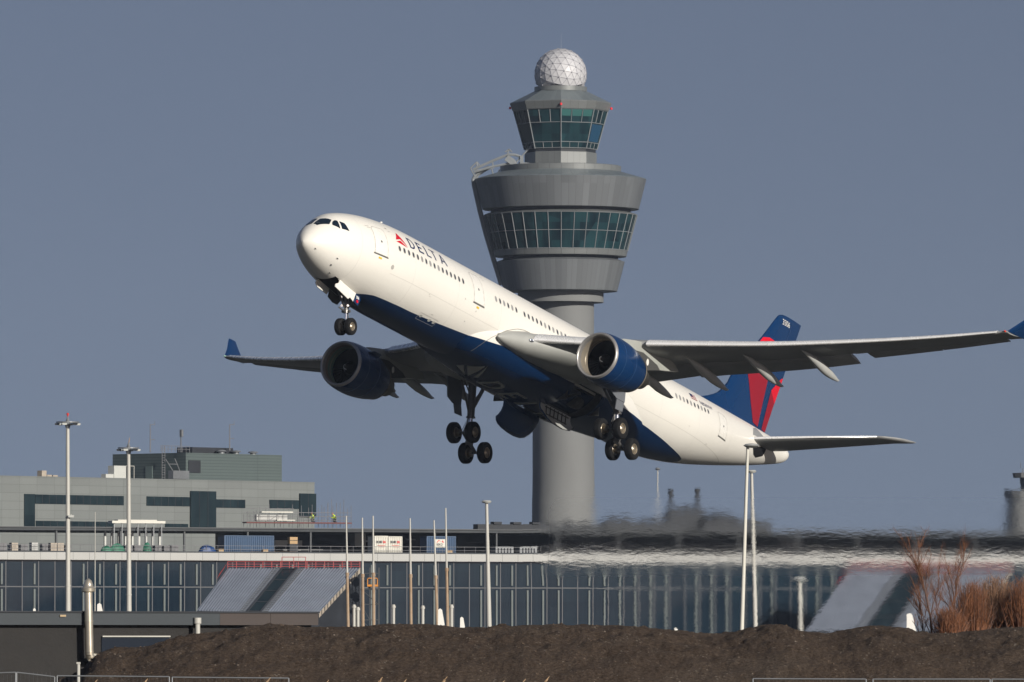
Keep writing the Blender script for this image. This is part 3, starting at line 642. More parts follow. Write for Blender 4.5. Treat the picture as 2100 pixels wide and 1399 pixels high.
def main_gear(s):
    A=Vector((30.66,s*5.42,-4.63)); B=Vector((32.39,s*5.42,-5.53)); P=(A+B)/2; T=Vector((30.95,s*5.34,-1.2))
    m=MB(); mid=P.lerp(T,.42); m.tube(T,mid,.27,.24,14,0); m.tube(mid,P,.14,.14,14,1); m.tube(mid+(T-mid)*.02,mid-(T-mid)*.03,.30,.30,14,0)
    m.tube(P+Vector((0,-.22,0)),P+Vector((0,.22,0)),.16,.16,12,0)
    for q in (.5,.62,.75,.9): m.tube(P.lerp(T,q)+Vector((-.16,.1*s,0)),P.lerp(T,q)+Vector((.1,.14*s,0)),.05,.05,6,0)
    g=m.build('main_landing_gear',[M['strut'],M['oleo']],AIR,True)
    m=MB(); m.tube(A,B,.12,.12,12); 
    for q in (A,B): m.tube(q+Vector((0,-.75,0)),q+Vector((0,.75,0)),.075,.075,10)
    m.tube(A+Vector((.1,0,.2)),P+Vector((0,0,.35)),.05,.05,6); m.build('bogie_beam',M['strut'],g,True)
    for q in (A,B):
        for t in (-.7,.7): wheel(q+Vector((0,t,0)),.69,.5,g)
        m=MB()
        for t in (-.38,.38):
            m.lathe([(.05,-.13),(.24,-.13),(.26,-.04),(.24,.1),(.05,.12)],q+Vector((0,t,0)),'y',20)
            for k in range(10):
                a=2*PI*k/10; m.box(q+Vector((.22*cos(a),t-.1*math.copysign(1,t),.22*sin(a))),(.05,.12,.05))
        m.build('brake_pack',M['hub'],g,True)
    m=MB(); m.tube(P.lerp(T,.5),Vector((31.0,s*4.35,-1.3)),.11,.13,8); m.tube(P.lerp(T,.62),Vector((31.7,s*4.7,-1.2)),.08,.08,8)
    m.tube(P.lerp(T,.4)+Vector((-.05,0,0)),Vector((28.6,s*4.9,-1.25)),.085,.07,8); m.tube(Vector((28.9,s*4.9,-1.3)),Vector((30.2,s*5.0,-2.2)),.05,.05,6)
    m.tube(P.lerp(T,.25)+Vector((-.3,0,0)),P+Vector((-.5,0,.3)),.03,.03,6); m.tube(P.lerp(T,.40)+Vector((-.34,0,0)),P.lerp(T,.25)+Vector((-.3,0,0)),.045,.045,6)
    m.tube(P.lerp(T,.40)+Vector((-.2,0,0)),A+Vector((0,0,.1)),.035,.035,6)
    m.build('drag_brace',M['strut'],g,True)
    m=MB()   # torque links
    k1=P.lerp(T,.33)+Vector((.28,0,0)); kk=P.lerp(T,.2)+Vector((.5,0,0)); k2=P+Vector((.2,0,.1))
    for a,b in ((P.lerp(T,.4)+Vector((.1,0,0)),kk),(kk,k2)): m.tube(a,b,.05,.05,6)
    m.path([P.lerp(T,.9)+Vector((.2,.12,0)),P.lerp(T,.6)+Vector((.24,.16,0)),P.lerp(T,.4)+Vector((.26,.1,0)),k2],.022,6); m.path([P.lerp(T,.8)+Vector((-.2,-.12,0)),P.lerp(T,.5)+Vector((-.24,-.16,0)),A+Vector((.1,.2,.15))],.02,6)
    m.build('torque_link',M['strut'],g,True)
    # leg door outboard of the strut, two leaves
    m=MB(); y=6.0*s; m.prism([(28.9,y,-1.3),(30.9,y,-1.1),(30.95,y,-2.85),(29.9,y,-2.85),(29.2,y,-2.6)],(0,.06*s,0)); m.prism([(30.0,y-.02*s,-2.85),(30.95,y-.02*s,-2.8),(31.0,y-.12*s,-3.45),(30.1,y-.12*s,-3.48)],(0,.05*s,0))
    m.build('leg_door',mat('leg_door_grey',(.15,.16,.18),.45) if s<0 else bpy.data.materials['leg_door_grey'],g)
main_gear(-1); main_gear(1)
# belly doors, hinged near the keel, curved
def belly_door(s,y0,z0,pts,mats):
    rings=[]
    for x,ext in pts:
        rings.append([Vector((x,s*(y0+dy*ext+.0),z0-dz*ext)) for dy,dz in ((0,0),(-.05,.35),(-.02,.75),(.12,1.15),(.38,1.5),(.62,1.68))])
    m=MB(); n=6
    o=[[p+Vector((0,-s*.09,-.02)) for p in r] for r in rings]
    m.loft(rings,1,False,False,False); m.loft(o,0,False,False,False)
    edge=lambda a,b:[m.quad(a[i],a[i+1],b[i+1],b[i],0) for i in range(len(a)-1)]
    edge(rings[0],o[0]); edge(rings[-1],o[-1]); edge([r[-1] for r in rings],[r[-1] for r in o]); edge([r[0] for r in rings],[r[0] for r in o])
    return m.build('main_gear_door',mats,AIR,True,50)
belly_door(1,1.3,-3.08,[(28.3,.70),(28.5,.82),(28.8,.91),(29.4,.98),(30.2,1.03),(31.0,1.05),(31.7,1.02),(32.2,.93),(32.5,.8),(32.7,.62),(32.8,.42)],[M['navy'],M['grey']])
belly_door(-1,.95,-3.12,[(29.2,.35),(29.6,.55),(30.2,.68),(31.5,.72),(32.6,.62),(33.1,.4)],[M['navy'],M['grey']])
m=MB()
for k in range(6): m.box((29.9+.5*k,-1.0,-3.5),(.06,.05,.62))
m.box((31.2,-1.02,-3.3),(3,.05,.06)); m.box((31.2,-1.03,-3.75),(2.6,.05,.06)); m.build('door_stiffener',M['bay'],AIR)
# nose gear
Pn=Vector((6.70,0,-4.37)); Tn=Vector((6.35,0,-2.2))
m=MB(); midn=Pn.lerp(Tn,.42); m.tube(Tn,midn,.13,.12,12,0); m.tube(midn,Pn,.075,.075,12,1); m.tube(Pn+Vector((0,-.42,0)),Pn+Vector((0,.42,0)),.06,.06,10,0)
m.tube(midn+Vector((0,-.28,.02)),midn+Vector((0,.28,.02)),.09,.09,10,0); m.tube(midn+Vector((0,0,.1)),midn+Vector((0,0,-.1)),.17,.17,12,0)
m.tube(midn+Vector((-.1,0,.1)),Vector((5.0,0,-2.2)),.06,.06,8,0); m.tube(midn+Vector((.1,0,.1)),Vector((7.2,0,-2.5)),.04,.04,8,0)
m.path([midn+Vector((.2,0,0)),midn.lerp(Pn,.5)+Vector((.32,0,0)),Pn+Vector((.12,0,.12))],.04,6,0)
m.path([Tn+Vector((.14,.08,0)),midn+Vector((.18,.12,0)),Pn+Vector((.1,.1,.2))],.018,6,0)
m.tube(midn+Vector((-.45,.28,.18)),midn+Vector((-.1,.1,.05)),.05,.06,8,0)
ng=m.build('nose_landing_gear',[M['strut'],M['oleo']],AIR,True)
for t in (-.35,.35): wheel(Pn+Vector((0,t,0)),.53,.40,ng)
lampm=bpy.data.materials.new('taxi_lamp_lit'); lampm.use_nodes=True; b_=lampm.node_tree.nodes['Principled BSDF']; b_.inputs['Base Color'].default_value=(.9,.85,.8,1); b_.inputs['Emission Color'].default_value=(1,.86,.75,1); b_.inputs['Emission Strength'].default_value=.8
for p in ((6.0,.15,-2.66),(6.15,.12,-3.17),(6.2,-.28,-3.17)):
    m=MB(); m.lathe([(0,-.03),(.05,-.02),(.07,0),(.06,.08),(.02,.12)],p,'x',12); m.build('taxi_lamp',lampm,ng,True)
m=MB(); m.prism([(4.3,-.72,-2.0),(6.23,-.72,-2.40),(5.80,-.84,-3.04),(5.42,-.84,-2.90),(5.2,-.84,-3.05),(3.62,-.84,-2.72),(3.72,-.80,-2.5),(4.1,-.76,-2.35)],(0,-.05,0)); m.build('nose_gear_door',M['white'],AIR)
m=MB(); m.prism([(4.1,.74,-1.98),(5.6,.74,-2.2),(5.45,.82,-2.64),(4.3,.82,-2.50),(4.0,.80,-2.3)],(0,.05,0)); m.build('nose_gear_door',M['white'],AIR)
m=MB(); m.prism([(5.5,.70,-2.3),(7.0,.68,-2.55),(6.7,.78,-2.95),(6.2,.80,-2.95),(5.6,.8,-2.75)],(0,.05,0)); m.build('nose_gear_aft_door',M['bay'],AIR)
m=MB(); m.prism([(6.20,-.72,-2.42),(6.74,-.72,-2.46),(6.78,-.76,-2.7),(6.46,-.80,-3.14),(5.86,-.80,-2.97)],(0,-.04,0),0)
ad=m.build('nose_gear_aft_door',M['navy'],AIR)
m=MB(); wrap_text('3306',.24,lambda u,v:Vector((6.16+u*.92-.12*v,-.86,-2.74+v-.02*u)),m,.8,.008); m.build('door_number',M['white'],ad)
m=MB(); m.add([Vector((6.33+.13*cos(2*PI*k/12),-.86,-2.90+.10*sin(2*PI*k/12))) for k in range(12)],[tuple(range(12))],0); m.build('door_badge',M['red'],ad)
#BACKGROUND
def rowz(row,Y): return at(CX,row,Y).z
M['concrete']=mat('tower_concrete',(.165,.17,.17),.8,var=.08,vscale=.25,stretch=(1,1,.3))
M['deck']=mat('roof_deck_dark',(.05,.055,.06),.8,var=.3,vscale=.3)
M['fascia']=mat('fascia_panel',(.40,.40,.385),.6,var=.06,vscale=.15)
M['joint']=mat('panel_joint',(.12,.12,.12),.8)
M['steel']=mat('galvanised_steel',(.20,.21,.22),.45,metal=.4,var=.15,vscale=1)
M['scaf']=mat('scaffold_tube',(.17,.17,.18),.5,var=.2,vscale=1)
M['paintw']=mat('mast_white_paint',(.46,.45,.41),.5,var=.08,vscale=.4)
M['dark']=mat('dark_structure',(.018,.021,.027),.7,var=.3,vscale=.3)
M['rust']=mat('rusty_steel',(.28,.17,.09),.8,var=.3,vscale=.7,col2=(.42,.33,.24))
M['redrail']=mat('red_rail_paint',(.42,.05,.045),.5,var=.1)
M['redp']=mat('red_panel',(.62,.04,.03),.5)
M['wood']=mat('plywood',(.42,.28,.14),.7,var=.15)
M['wrap']=mat('wrapped_goods',(.12,.12,.13),.45,var=.35,vscale=1.2)
M['wrapb']=mat('beige_goods',(.36,.31,.25),.6,var=.2,vscale=1.5)
M['green']=mat('green_netting',(.03,.16,.10),.6,var=.3,vscale=1.5)
M['bluet']=mat('blue_tarp',(.01,.045,.16),.5,var=.3,vscale=1)
M['hiviz']=mat('hi_vis_yellow',(.62,.80,.04),.6)
M['skin']=mat('skin',(.45,.27,.19),.6)
M['trous']=mat('dark_trousers',(.02,.025,.04),.8)
M['helmet']=mat('orange_helmet',(.6,.25,.12),.4)
def glassy(name,base,c2,cell=(2.25,100,4),rough=.12,amt=.5):
    """dark facade glass, each pane with its own tone"""
    m=bpy.data.materials.new(name); m.use_nodes=True; nt=m.node_tree; b=nt.nodes['Principled BSDF']
    tc=nd(nt,'ShaderNodeTexCoord'); mp=nd(nt,'ShaderNodeMapping'); mp.inputs['Scale'].default_value=tuple(1/c for c in cell); nt.links.new(tc.outputs['Object'],mp.inputs[0])
    fl=nd(nt,'ShaderNodeVectorMath'); fl.operation='FLOOR'; nt.links.new(mp.outputs[0],fl.inputs[0])
    wn_=nd(nt,'ShaderNodeTexWhiteNoise'); nt.links.new(fl.outputs[0],wn_.inputs[0])
    n=nd(nt,'ShaderNodeTexNoise'); n.inputs['Scale'].default_value=.5; n.inputs['Detail'].default_value=6; mp2=nd(nt,'ShaderNodeMapping'); mp2.inputs['Scale'].default_value=(1.5,1,.4); nt.links.new(tc.outputs['Object'],mp2.inputs[0]); nt.links.new(mp2.outputs[0],n.inputs[0])
    f=mth(nt,'MULTIPLY',mth(nt,'ADD',mth(nt,'MULTIPLY',wn_.outputs[0],amt),mth(nt,'MULTIPLY',mth(nt,'SUBTRACT',n.outputs[0],.35),1.6)),.8,True)
    nt.links.new(mixc(nt,f,base,c2),b.inputs['Base Color']); b.inputs['Roughness'].default_value=rough; b.inputs['Specular IOR Level'].default_value=.3
    return m
M['glass']=glassy('facade_glass',(.004,.010,.019),(.013,.027,.040),(2.25,100,4),.12,.7)
M['tglass']=glassy('tower_glass',(.003,.010,.016),(.014,.048,.056),(1.6,1.6,3.1),.10,.9)
M['bglass']=glassy('office_glass',(.008,.016,.02),(.02,.035,.04),(1.3,1.3,2.5))
# ================================================================ GROUND
mb=MB(); mb.quad((-1500,-150,0),(1500,-150,0),(1500,3400,0),(-1500,3400,0))
grd=mb.build('ground',mat('airfield_ground',(.030,.031,.026),.9,var=.25,vscale=.02),None); grd['kind']='structure'
mb=MB(); mb.quad((-700,620,.004),(900,620,.004),(900,985,.004),(-700,985,.004)); ap=mb.build('apron',mat('apron_concrete',(.07,.07,.07),.85,var=.15,vscale=.05)); ap['kind']='structure'
# earth mound in front, Y about 260
CREST=[(-300,1460),(60,1420),(130,1396),(160,1386),(190,1362),(215,1337),(250,1327),(290,1331),(330,1319),(380,1305),(450,1296),(520,1284),(560,1281),(640,1287),(700,1287),(760,1283),(800,1281),(860,1281),(940,1286),(1000,1288),(1060,1284),(1110,1282),(1250,1283),(1330,1289),(1400,1296),(1460,1300),(1500,1297),(1540,1288),(1570,1281),(1600,1282),(1640,1294),(1700,1299),(1750,1290),(1800,1284),(1850,1288),(1880,1296),(1930,1300),(2000,1293),(2060,1288),(2140,1284),(2300,1290),(2500,1300)]
def soil():
    m=bpy.data.materials.new('dug_soil'); m.use_nodes=True; nt=m.node_tree; b=nt.nodes['Principled BSDF']; tc=nd(nt,'ShaderNodeTexCoord')
    def noi(sc,det=6,rough=.6):
        n=nd(nt,'ShaderNodeTexNoise'); n.inputs['Scale'].default_value=sc; n.inputs['Detail'].default_value=det; n.inputs['Roughness'].default_value=rough; nt.links.new(tc.outputs['Object'],n.inputs[0]); return n.outputs[0]
    def ramp(v,a,b_,lo=.4,hi=.6):
        r=nd(nt,'ShaderNodeMapRange'); r.inputs[1].default_value=lo; r.inputs[2].default_value=hi; nt.links.new(v,r.inputs[0]); return mixc(nt,r.outputs[0],a,b_)
    c=ramp(noi(.35,5),(.105,.066,.042),(.145,.098,.067))
    r=nd(nt,'ShaderNodeMapRange'); r.inputs[1].default_value=.56; r.inputs[2].default_value=.60; nt.links.new(noi(.14,3),r.inputs[0])
    c=mixc(nt,mth(nt,'MULTIPLY',r.outputs[0],.55),c,(.19,.145,.11))
    f=nd(nt,'ShaderNodeMapRange'); f.inputs[1].default_value=.35; f.inputs[2].default_value=.7; nt.links.new(noi(9,8,.75),f.inputs[0])
    c=mixc(nt,f.outputs[0],mixc(nt,.72,c,(.014,.009,.006)),mixc(nt,.6,c,(.20,.155,.12)))
    v=nd(nt,'ShaderNodeTexVoronoi'); v.inputs['Scale'].default_value=5.5; nt.links.new(tc.outputs['Object'],v.inputs[0])
    st=mth(nt,'MULTIPLY',mth(nt,'LESS_THAN',v.outputs['Distance'],.22),mth(nt,'GREATER_THAN',noi(1.1,3),.56))
    c=mixc(nt,mth(nt,'MULTIPLY',st,.7),c,(.27,.23,.19)); nt.links.new(c,b.inputs['Base Color']); b.inputs['Roughness'].default_value=.95; b.inputs['Specular IOR Level'].default_value=.15
    bu=nd(nt,'ShaderNodeBump'); bu.inputs['Strength'].default_value=1; bu.inputs['Distance'].default_value=.22; nt.links.new(noi(6,8,.75),bu.inputs['Height']); nt.links.new(bu.outputs[0],b.inputs['Normal'])
    return m
NX,NY=620,84; x0=at(-120,1310,260).x; x1=at(2220,1310,260).x; vs=[]
for j in range(NY):
    t=j/(NY-1); Y=lerp(243,277,t)
    for i in range(NX):
        x=lerp(x0,x1,i/(NX-1)); px=CX+x/260*F; zc=rowz(interp(CREST,px),260)+.03*noise.noise(Vector((x*1.5,0,0)))
        g=max(0,1-((Y-260)/17)**2)**.75 if Y<260 else max(0,1-((Y-260)/17)**2)
        nz=.22*noise.fractal(Vector((x*.9,Y*.9,0)),1,2,4)+.07*noise.fractal(Vector((x*4,Y*4,3)),1,2,3)
        z=zc*g+nz*g*(min(1,abs(Y-260)/4)*.96+.04)-.4*(1-g)
        vs.append((x,Y,z))
mb=MB(); mb.add(vs,[(j*NX+i,j*NX+i+1,(j+1)*NX+i+1,(j+1)*NX+i) for j in range(NY-1) for i in range(NX-1)])
mound=mb.build('soil_mound',soil(),None,True,180); mound['kind']='structure'; mound['label']='long mound of dark dug soil in front of the airport'
# stones and clods scattered on the mound
random.seed(3); mb=MB()
for k in range(4200):
    x=random.uniform(x0,x1); Y=random.uniform(245,259.5)
    i=int((x-x0)/(x1-x0)*(NX-1)); j=min(NY-1,int((Y-243)/34*(NY-1))); p=vs[j*NX+i]; r=random.uniform(.013,.034)*random.choice((1,1,1,1.7))
    ps=[Vector((random.uniform(-1,1),random.uniform(-1,1),random.uniform(-.6,.8))).normalized()*r for _ in range(6)]
    ps=[Vector((r,0,0)),Vector((-r*.8,.1*r,0)),Vector((0,r,0)),Vector((0,-r*.9,0)),Vector((.1*r,0,r*.7)),Vector((0,0,-r*.6))]
    a=random.uniform(0,6); ps=[Vector((q.x*cos(a)-q.y*sin(a),q.x*sin(a)+q.y*cos(a),q.z))+Vector(p) for q in ps]
    mb.add(ps,[(0,2,4),(2,1,4),(1,3,4),(3,0,4),(2,0,5),(1,2,5),(3,1,5),(0,3,5)],random.choice((0,0,0,2,2,1)))
st=mb.build('stones',[mat('clod',(.055,.038,.027),.95),mat('pale_stone',(.20,.165,.13),.9),mat('dry_clod',(.12,.085,.06),.95)]); tag(st,'small stones and clods of earth lying all over the soil mound','stones',kind='stuff')
# ================================================================ TERMINAL
class Frame:
    """a straight facade surveyed from two end points"""
    def __init__(s,pxa,Ya,pxb,Yb):
        s.A=at(pxa,HOR,Ya); s.A.z=0; B=at(pxb,HOR,Yb); B.z=0; s.d=(B-s.A); s.L=s.d.length; s.d.normalize(); s.rz=math.atan2(s.d.y,s.d.x)
    def uv(s,px,row,back=0):
        """local (u,back,z) of the facade point seen at px,row; back = metres behind the facade line"""
        nrm=Vector((-s.d.y,s.d.x,0)); A=s.A+nrm*back
        k=at(px,row,1000.); k=k.x/k.y          # x = k*y
        u=(k*A.y-A.x)/(s.d.x-k*s.d.y); Y=A.y+u*s.d.y
        return u,back,at(px,row,Y).z
FT_=Frame(-90,998,2440,1073.5)
term=thing('terminal_building','long glass airport terminal with a pale roof band behind the soil mound','building',FT_.A,FT_.rz)
U=lambda px,row=1200,back=0:FT_.uv(px,row,back)
uE=U(2440)[0]; zT=U(0,1132)[2]; zB=U(0,1147.5)[2]; zM=U(0,1203)[2]; zTop=zT
m=MB(); m.box2((0,.35,0),(uE,38,zB-.15),0); m.build('wall',M['dark'],term)
BW=2.25; n=int(uE/BW)
bay=MB(); bay.box2((0.05,.0,.05),(BW-.05,.12,zM-.08),0); bay.box2((.05,.0,zM+.08),(BW-.05,.12,zB-.02),0)
bay.box2((-.06,-.06,0),(.06,.16,zB),1); bay.box2((.06,-.05,zM-.07),(BW-.06,.10,zM+.07),1)
b0=bay.build('window_bay',[M['glass'],mat('mullion_metal',(.06,.065,.075),.5)],term)
colb=MB(); colb.box2((1.55,-.14,0),(1.80,-.02,zM-.3)); colb.box2((1.55,-.14,zM+.3),(1.80,-.02,zB-.5)); c0=colb.build('column_strip',mat('column_greenish_white',(.08,.10,.10),.5,var=.2,vscale=.6),b0)  # added strips before the opaque glass, standing for the columns inside
for k in range(1,n):
    c=b0.copy(); COL.objects.link(c); c.parent=term; c.location=(k*BW,0,0)
    if k%7!=3 and k%11!=5:
        d=c0.copy(); COL.objects.link(d); d.parent=c
m=MB(); m.box2((0,-.7,zB),(uE,.4,zT),0)
for k in range(n): m.box2((k*BW-.02,-.703,zB+.02),(k*BW+.02,-.69,zT-.02),1)
m.build('fascia',[M['fascia'],M['joint']],term)
m=MB(); m.box2((0,.4,zT-.4),(uE,38,zT-.12)); m.box2((0,-.6,zT),(uE,-.2,zT+.18)); m.build('roof',M['deck'],term)
# steel canopy over the roof deck
z1=U(0,1087,12)[2]; z2=U(0,1081,12)[2]
m=MB(); m.box2((0,11,z1),(uE,34,z2)); m.box2((0,10.8,z2-.05),(uE,11.0,z2+.10),1); m.build('canopy_roof',[M['deck'],mat('canopy_edge',(.06,.065,.07),.6)],term)
uR=U(646)[0]
m=MB(); m.box2((uR,30,zT-.15),(uE,34,z1+.01)); m.build('back_wall',M['dark'],term)
for k in range(2,int(uE/9)):
    m=MB(); m.box2((k*9,11.2,zT-.1),(k*9+.22,11.5,z1)); m.build('canopy_post',mat('canopy_post_paint',(.055,.06,.065),.6) if k==2 else bpy.data.materials['canopy_post_paint'],term)
random.seed(5)
for k in range(26):
    u=random.uniform(uR,uE); wd=random.uniform(.8,4); h=random.uniform(.6,2.4); m=MB(); m.box((u,random.uniform(18,26),zT+h/2+random.choice((0,0,1.2))),(wd,1.5,h)); m.tube((u-wd/2,17.5,zT+h*.9),(u+wd,17.5,zT+h*.9),.12,.12,6); m.build('roof_duct',random.choice([M['steel'],M['dark'],M['grey'],M['dark']]),term)
# plant on the roof, right hand part
for a,b,r0,v in ((1100,1235,1077,20),(1240,1300,1066,22),(1300,1385,1071,22),(1372,1448,1048,24),(1452,1508,1058,22),(1440,1580,1070,20),(980,1140,1075,14)):
    m=MB(); ua,_,zt_=U(a,r0,v); ub=U(b,r0,v)[0]; m.box2((ua,v,z2-.3),(ub,v+1.5,zt_)); 
    for q in range(3): m.box2((lerp(ua,ub,.2+.25*q),v-.2,zt_),(lerp(ua,ub,.3+.25*q),v+1,zt_+random.uniform(.2,.6)))
    m.build('roof_plant',M['dark'],term)
for a,r0 in ((1381,1006),(1436,1004)):
    u_,_,zt_=U(a,r0,24); m=MB(); m.tube((u_,25,z2),(u_,25,zt_),.28,.28,12); m.tube((u_,25,zt_-.6),(u_,25,zt_),.38,.38,12); m.build('roof_flue',M['dark'],term)
# roof edge railing
m=MB(); zr=U(0,1117,1.5)[2]
m.tube((0,1.5,zr),(uE,1.5,zr),.03,.03,5); m.tube((0,1.5,(zr+zT)/2),(uE,1.5,(zr+zT)/2),.025,.025,5)
for k in range(int(uE/1.6)): m.tube((k*1.6,1.5,zT-.1),(k*1.6,1.5,zr),.025,.025,5)
m.build('roof_railing',M['scaf'],term)
def onroof(name,label,cat,px,row,back,group=None):
    u_,v_,_=U(px,1120,back); return thing(name,label,cat,FT_.A+Vector((FT_.d.x*u_-FT_.d.y*back,FT_.d.y*u_+FT_.d.x*back,zT-.10)),FT_.rz,group)
S=16.0
# goods on the roof
def pallet(root,w,h,mt,d=1.0):
    m=MB()
    for q in (-.45,0,.45): m.box((q*w,0,.06),(.1,d,.12))
    m.box((0,0,.14),(w,d,.04)); m.build('pallet_base',M['wood'],root)
    m=MB(); nz=max(1,int(h/.45))
    for a in range(nz):
        for b in range(2): m.box(((b-.5)*w*.49,0,.18+(a+.5)*h/nz),(w*.47,d*.95,h/nz*.94),0)
    m.build('goods',mt,root)
random.seed(11)
px=4
while px<150:
    r=onroof('wrapped_pallet','dark wrapped pallet of goods in the row on the roof left of the pale masts','pallet',px,1120,2.6,'wrapped pallets on the terminal roof'); pallet(r,random.uniform(.85,1.2),random.uniform(.9,1.25),random.choice([M['wrap'],M['wrap'],M['grey']])); px+=random.uniform(20,24)
for px in (28,108,122): 
    r=onroof('beige_pallet','beige block stack among the dark wrapped pallets on the left roof','pallet',px,1120,2.0,'beige stacks on the terminal roof'); pallet(r,.9,1.15,M['wrapb'])
for px in (262,280,322,340,356):
    r=onroof('wrapped_pallet','grey wrapped pallet beside the green netting on the terminal roof','pallet',px,1120,2.6,'wrapped pallets by the green netting'); pallet(r,random.uniform(.9,1.1),random.uniform(.8,1.2),M['wrap'])
def heap(root,name,w,h,d,mt,seed):
    random.seed(seed); n=14; rings=[]
    for t in (0,.35,.7,.92,1):
        rr=(1-t**2.2)**.5 if t<1 else .02
        rings.append([Vector((w/2*rr*cos(2*PI*k/n)*(1+random.uniform(-.12,.12)),d/2*rr*sin(2*PI*k/n)*(1+random.uniform(-.12,.12)),h*t+random.uniform(-.06,.06)*(t>0))) for k in range(n)])
    m=MB(); m.loft(rings,0,True,True); return m.build(name,mt,root,True,20)
for px,w_,h_,l in ((218,1.7,1.0,'low heap of green netting left of the second pale mast on the roof'),(240,2.2,1.3,'larger heap of green netting just left of the second pale mast'),(302,1.2,1.45,'upright bundle of green netting right of the second pale mast')):
    r=onroof('green_netting',l,'netting',px,1120,2.2); heap(r,'netting',w_,h_,1,M['green'],px)
r=onroof('blue_tarpaulin','crumpled blue tarpaulin heap beside the blue container on the roof','tarpaulin',425,1120,2.0); heap(r,'tarpaulin',2.6,1.15,1.2,M['bluet'],4)
r=onroof('lumber_stack','long low stack of pale timber on the roof in front of the container','timber',565,1120,2.0); m=MB()
for k in range(5): m.box((random.uniform(-.4,.4),k*.12,.1+.1*(k%3)),(6.5,.11,.09))
m.build('plank',M['wood'],r)
for px,l in ((543,'small plywood crate at the right foot of the blue container'),(452,'yellow plywood crate at the left end of the blue container'),(921,'plywood crate right of the blue container carrying a sign')):
    r=onroof('plywood_crate',l,'crate',px,1120,1.9); m=MB(); m.box((0,0,.35),(.7,.6,.6)); m.build('crate_body',M['wood'],r); m=MB(); m.box((0,-.32,.35),(.06,.02,.6)); m.box((0,-.32,.35),(.7,.02,.06)); m.build('batten',M['wrapb'],r)
r=onroof('plywood_crate','large plywood crate hanging high under the canopy right of the blue container','crate',600,1120,9); m=MB(); m.box((0,0,1.9),(1.1,.8,.9)); m.build('crate_body',M['wood'],r); m=MB(); m.box((0,-.42,1.9),(1.1,.02,.07)); m.box((0,0,.72),(1.2,.9,1.4)); m.build('crate_stand',M['dark'],r)
def container(name,label,pa,pb,rt,rb,mt,back=3.2,doors=None):
    ua=U(pa,1110,back)[0]; ub=U(pb,1110,back)[0]; L=ub-ua; h=(rb-rt)/S*1.0
    r=onroof(name,label,'container',(pa+pb)/2,1110,back); m=MB(); D=2.4; nr=int(L/.28)
    ps=[]
    for k in range(nr):
        x=-L/2+.1+(L-.2)*k/nr; st=(L-.2)/nr
        ps+=[(x,0),(x+st*.3,0),(x+st*.5,.07),(x+st*.8,.07)]
    ps.append((L/2-.1,0))
    vs_=[(x,y,.15) for x,y in ps]+[(x,y,h-.12) for x,y in ps]; q=len(ps)
    m.add(vs_,[(i,i+1,q+i+1,q+i) for i in range(q-1)]); m.box2((-L/2+.1,.08,.15),(L/2-.1,D,h-.12)); m.build('side_wall',mt,r)
    m=MB()
    for sx in (-1,1): m.box((sx*(L/2-.06),.05,h/2),(.12,.14,h))
    m.box((0,.05,.08),(L-.24,.13,.16)); m.box((0,.05,h-.06),(L-.24,.13,.12)); m.box2((-L/2,.05,h-.04),(L/2,D,h)); m.build('frame',mt,r)
    return r,L,h
M['cblue']=mat('container_blue',(.018,.06,.135),.5,var=.15,vscale=.6)
M['cwhite']=mat('container_white',(.60,.585,.52),.5,var=.06,vscale=.6)
container('shipping_container','long blue corrugated container on the terminal roof below the scaffold',460,562,1088,1127,M['cblue'])
r1,L1,h1=container('white_container','white site container with black and red lettering, left one of the pair',768,796,1088,1128,M['cwhite'])
r2,L2,h2=container('white_container','white site container with black and red lettering, right one of the pair',797,825,1089,1128,M['cwhite'])
r3,L3,h3=container('shipping_container','blue container on the roof carrying a white sign with a red roof emblem',875,935,1088,1128,M['cblue'])
ink=mat('sign_black',(.02,.02,.025),.6)
for rr,a,b_ in ((r1,'DE BOER',''),(r2,'DE BOER','')):
    m=MB(); wrap_text('DE MO',.42,lambda u,v:Vector((-.72+u,-.03,h1*.62+v)),m,.62,.02); m.build('lettering',ink,rr)
    m=MB(); wrap_text('EN',.42,lambda u,v:Vector((.22+u,-.03,h1*.62+v)),m,.75,.02); m.box((0,-.03,h1*.5),(1.1,.01,.05)); m.box((.1,-.03,h1*.42),(.8,.01,.04)); m.build('red_lettering',M['redp'],rr)
m=MB(); m.box((-.2,-.08,h3*.62),(1.45,.05,1.1)); sg=m.build('sign_board',M['cwhite'],r3)
m=MB(); m.prism([(-.75,-.125,h3*.66),(-.45,-.125,h3*.66+.35),(0.05,-.125,h3*.66+.1),(.1,-.125,h3*.66+.35),(.35,-.125,h3*.66),(.2,-.125,h3*.66),(-.1,-.125,h3*.66+.16),(-.45,-.125,h3*.66+.22),(-.6,-.125,h3*.66)],(0,.01,0)); m.build('sign_emblem',M['redp'],sg)
m=MB(); wrap_text('BEKO',.42,lambda u,v:Vector((-.75+u,-.12,h3*.50+v)),m,.85,.01); m.box((-.2,-.12,h3*.44),(.8,.01,.05)); m.build('sign_text',ink,sg)
for px,l,wd in ((1030,'silver ventilation unit on the roof right of the white lamp mast',2.6),(1080,'wide grey ventilation unit on the roof near the control tower foot',2.6)):
    r=onroof('ventilation_unit',l,'ventilation unit',px,1115,3); m=MB(); m.box((0,0,.6),(wd,1.5,1.1)); m.build('casing',M['steel'],r); m=MB()
    for k in range(5): m.box((-wd*.35+k*wd*.17,-.77,.6),(.2,.03,.7))
    m.build('grille',M['dark'],r)
